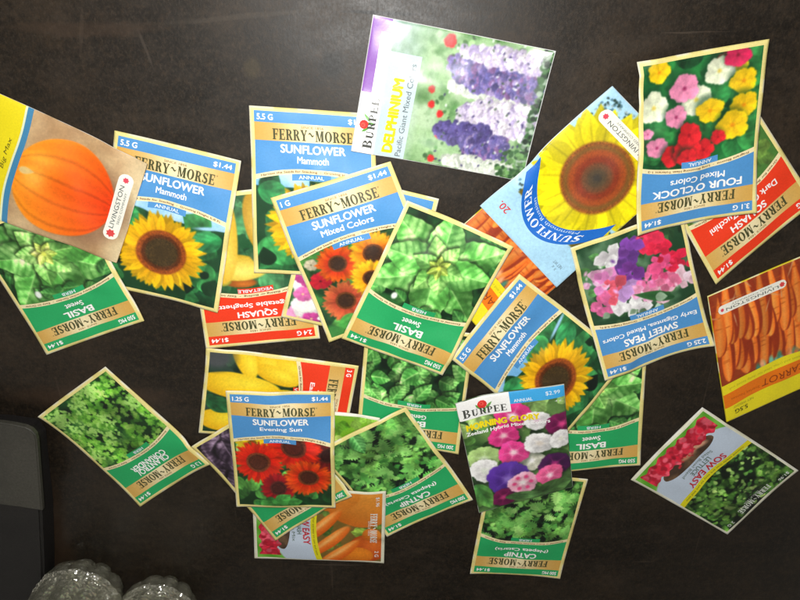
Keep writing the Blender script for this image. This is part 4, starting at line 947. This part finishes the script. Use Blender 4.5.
tr = nt.nodes.new('ShaderNodeBsdfTransparent'); tr.inputs['Color'].default_value = (.93, .95, .9, 1)
gs_ = nt.nodes.new('ShaderNodeBsdfGlass'); gs_.inputs['IOR'].default_value = 1.2; gs_.inputs['Roughness'].default_value = .02; nt.links.new(bpx_.outputs[0], gs_.inputs['Normal'])
m0 = nt.nodes.new('ShaderNodeMixShader'); m0.inputs[0].default_value = .5; nt.links.new(tr.outputs[0], m0.inputs[1]); nt.links.new(gs_.outputs[0], m0.inputs[2])
fr_ = nt.nodes.new('ShaderNodeMapRange'); fr_.inputs[3].default_value = .24; fr_.inputs[4].default_value = .85; nt.links.new(lw.outputs['Facing'], fr_.inputs[0])
m1 = nt.nodes.new('ShaderNodeMixShader'); nt.links.new(fr_.outputs[0], m1.inputs[0]); nt.links.new(m0.outputs[0], m1.inputs[1]); nt.links.new(gl.outputs[0], m1.inputs[2])
ns_ = nt.nodes.new('ShaderNodeTexVoronoi'); ns_.inputs['Scale'].default_value = 300; nt.links.new(tcx.outputs['Object'], ns_.inputs['Vector'])
b2x = nt.nodes.new('ShaderNodeBump'); b2x.inputs['Strength'].default_value = .4; b2x.inputs['Distance'].default_value = .0025; nt.links.new(ns_.outputs['Distance'], b2x.inputs['Height']); nt.links.new(bpx_.outputs[0], b2x.inputs['Normal'])
nt.links.new(b2x.outputs[0], gl.inputs['Normal']); nt.links.new(bpx_.outputs[0], lw.inputs['Normal'])
df_ = nt.nodes.new('ShaderNodeBsdfTranslucent'); df_.inputs['Color'].default_value = (.86, .83, .66, 1); nt.links.new(b2x.outputs[0], df_.inputs['Normal'])
d2_ = nt.nodes.new('ShaderNodeBsdfDiffuse'); d2_.inputs['Color'].default_value = (.86, .84, .7, 1); nt.links.new(b2x.outputs[0], d2_.inputs['Normal'])
m2 = nt.nodes.new('ShaderNodeMixShader'); m2.inputs[0].default_value = .5; nt.links.new(df_.outputs[0], m2.inputs[1]); nt.links.new(d2_.outputs[0], m2.inputs[2])
m3 = nt.nodes.new('ShaderNodeMixShader'); m3.inputs[0].default_value = .1; nt.links.new(m1.outputs[0], m3.inputs[1]); nt.links.new(m2.outputs[0], m3.inputs[2])
nt.links.new(m3.outputs[0], out_.inputs['Surface'])
cm, nt, b = new_mat('white_cap_plastic'); b.inputs['Base Color'].default_value = (.75, .76, .76, 1); b.inputs['Roughness'].default_value = .4
def lathe(name, prof, mat, parent, lobes=0, n=160, smooth=True, cut=0):
    V, F = [], []; g = np.random.RandomState(n)
    for r, z, am in prof:
        for i in range(n):
            a = 2 * PI * i / n
            k = 1 - am * (1 - abs(math.cos(lobes * a / 2)) ** .8) if am else 1
            k *= 1 + cut * g.uniform(-1, 1); zz = z + cut * .03 * g.uniform(-1, 1) * (z > .004)
            V.append((r * k * math.cos(a), r * k * math.sin(a), max(zz, .0003)))
    m_ = len(prof)
    for j in range(m_ - 1):
        for i in range(n): F.append((j * n + i, j * n + (i + 1) % n, (j + 1) * n + (i + 1) % n, (j + 1) * n + i))
    me = bpy.data.meshes.new(name); me.from_pydata(V, [], F); me.materials.append(mat)
    for f in me.polygons: f.use_smooth = smooth
    o = bpy.data.objects.new(name, me); C.objects.link(o); o.parent = parent; return o
def bottle(label, px, py, R, ang, first=None):
    e = bpy.data.objects.new('bottle', None); C.objects.link(e); w = at(px, py, 0)
    e.location = (w[0], w[1] - R * .92, 0); e.rotation_euler = (0, 0, ang)
    e['label'] = label; e['category'] = 'bottle'; e['group'] = 'clear bottles at the table edge'
    if first:
        for ch in first.children:
            c = ch.copy(); C.objects.link(c); c.parent = e
        e.scale = (R / .034,) * 3
        return e
    e.scale = (R / .034,) * 3
    out = [(.0005, .006, 0), (.008, .005, 0), (.016, .0015, .0), (.022, .0005, .14), (.0275, .003, .17), (.0315, .009, .16), (.0335, .016, .11), (.0345, .0205, .03), (.0318, .0225, 0), (.0318, .0245, 0), (.0347, .0265, .02), (.034, .030, .10), (.034, .05, .10), (.0325, .0525, 0), (.034, .055, .03), (.034, .08, .03), (.0325, .083, 0), (.034, .086, .03), (.034, .118, .02), (.030, .138, 0), (.020, .16, 0), (.0135, .172, 0), (.0135, .19, 0)]
    # refine the profile so the base curve is round
    P = np.array(out); t = np.arange(len(P)); tt = np.linspace(0, len(P) - 1, int(len(P) * 1.6))
    pf = [tuple(np.interp(k, t, P[:, j]) for j in range(3)) for k in tt]
    th = .0011
    inner = [(max(r - th, .0003), z + (th if z < .01 else 0), am) for r, z, am in pf]
    lathe('bottle_body', pf, gm, e, 10, 60, False, .014); lathe('inner_wall', [(r * .93, z + .0012, am) for r, z, am in pf], gm, e, 10, 40, False, .03)
    cap = [(.0005, .196, 0), (.0148, .196, 0), (.0155, .195, 0), (.0155, .181, .02), (.0140, .181, 0)]
    lathe('cap', cap[::-1], cm, e, 40)
    return e
b1_ = bottle('clear ribbed bottle with scalloped base, the larger one near the dark case', 83, 551, .0385, .2)
bottle('clear ribbed bottle with scalloped base, the smaller one, lower in the photo', 161.5, 568, .0345, .55, b1_)

# ------------------------------------------------------------------ camera, flash, room light
cd = bpy.data.cameras.new('camera'); co = bpy.data.objects.new('camera', cd); C.objects.link(co)
co.location = CAM; co.rotation_euler = (-TH, 0, 0)
cd.sensor_width = 36; cd.lens = 36 * FPX / 800.0; cd.clip_start = .01; cd.clip_end = 50
bpy.context.scene.camera = co
ld = bpy.data.lights.new('flash', 'AREA'); ld.shape = 'RECTANGLE'; ld.size = .03; ld.size_y = .018; ld.energy = 2.6; ld.color = (1, .985, .955)
lo = bpy.data.objects.new('flash', ld); C.objects.link(lo); lo.location = (-.024, .052, CAM_H + .004); lo.rotation_euler = (-TH * .8, 0, 0)
w = bpy.data.worlds.new('World'); bpy.context.scene.world = w; w.use_nodes = True
bg = w.node_tree.nodes['Background']; wn = w.node_tree.nodes; wl = w.node_tree.links
# the dim room around the table; bright patches invented for contrast in bottle reflections
wt = wn.new('ShaderNodeTexCoord'); wv = wn.new('ShaderNodeTexVoronoi'); wv.inputs['Scale'].default_value = 7
wr = wn.new('ShaderNodeValToRGB'); wr.color_ramp.elements[0].position = .74; wr.color_ramp.elements[0].color = (.02, .018, .015, 1); wr.color_ramp.elements[1].position = .8; wr.color_ramp.elements[1].color = (1, .95, .84, 1)
wl.new(wt.outputs['Generated'], wv.inputs['Vector']); wl.new(wv.outputs['Color'], wr.inputs[0]); wl.new(wr.outputs[0], bg.inputs[0]); bg.inputs[1].default_value = 1.3
sc = bpy.context.scene
sc.view_settings.view_transform = 'Standard'; sc.view_settings.look = 'None'; sc.view_settings.gamma = 1; sc.view_settings.exposure = .14
sc.render.engine = 'CYCLES'; sc.cycles.use_denoising = True; sc.cycles.max_bounces = 10; sc.cycles.transmission_bounces = 8; sc.cycles.caustics_reflective = False
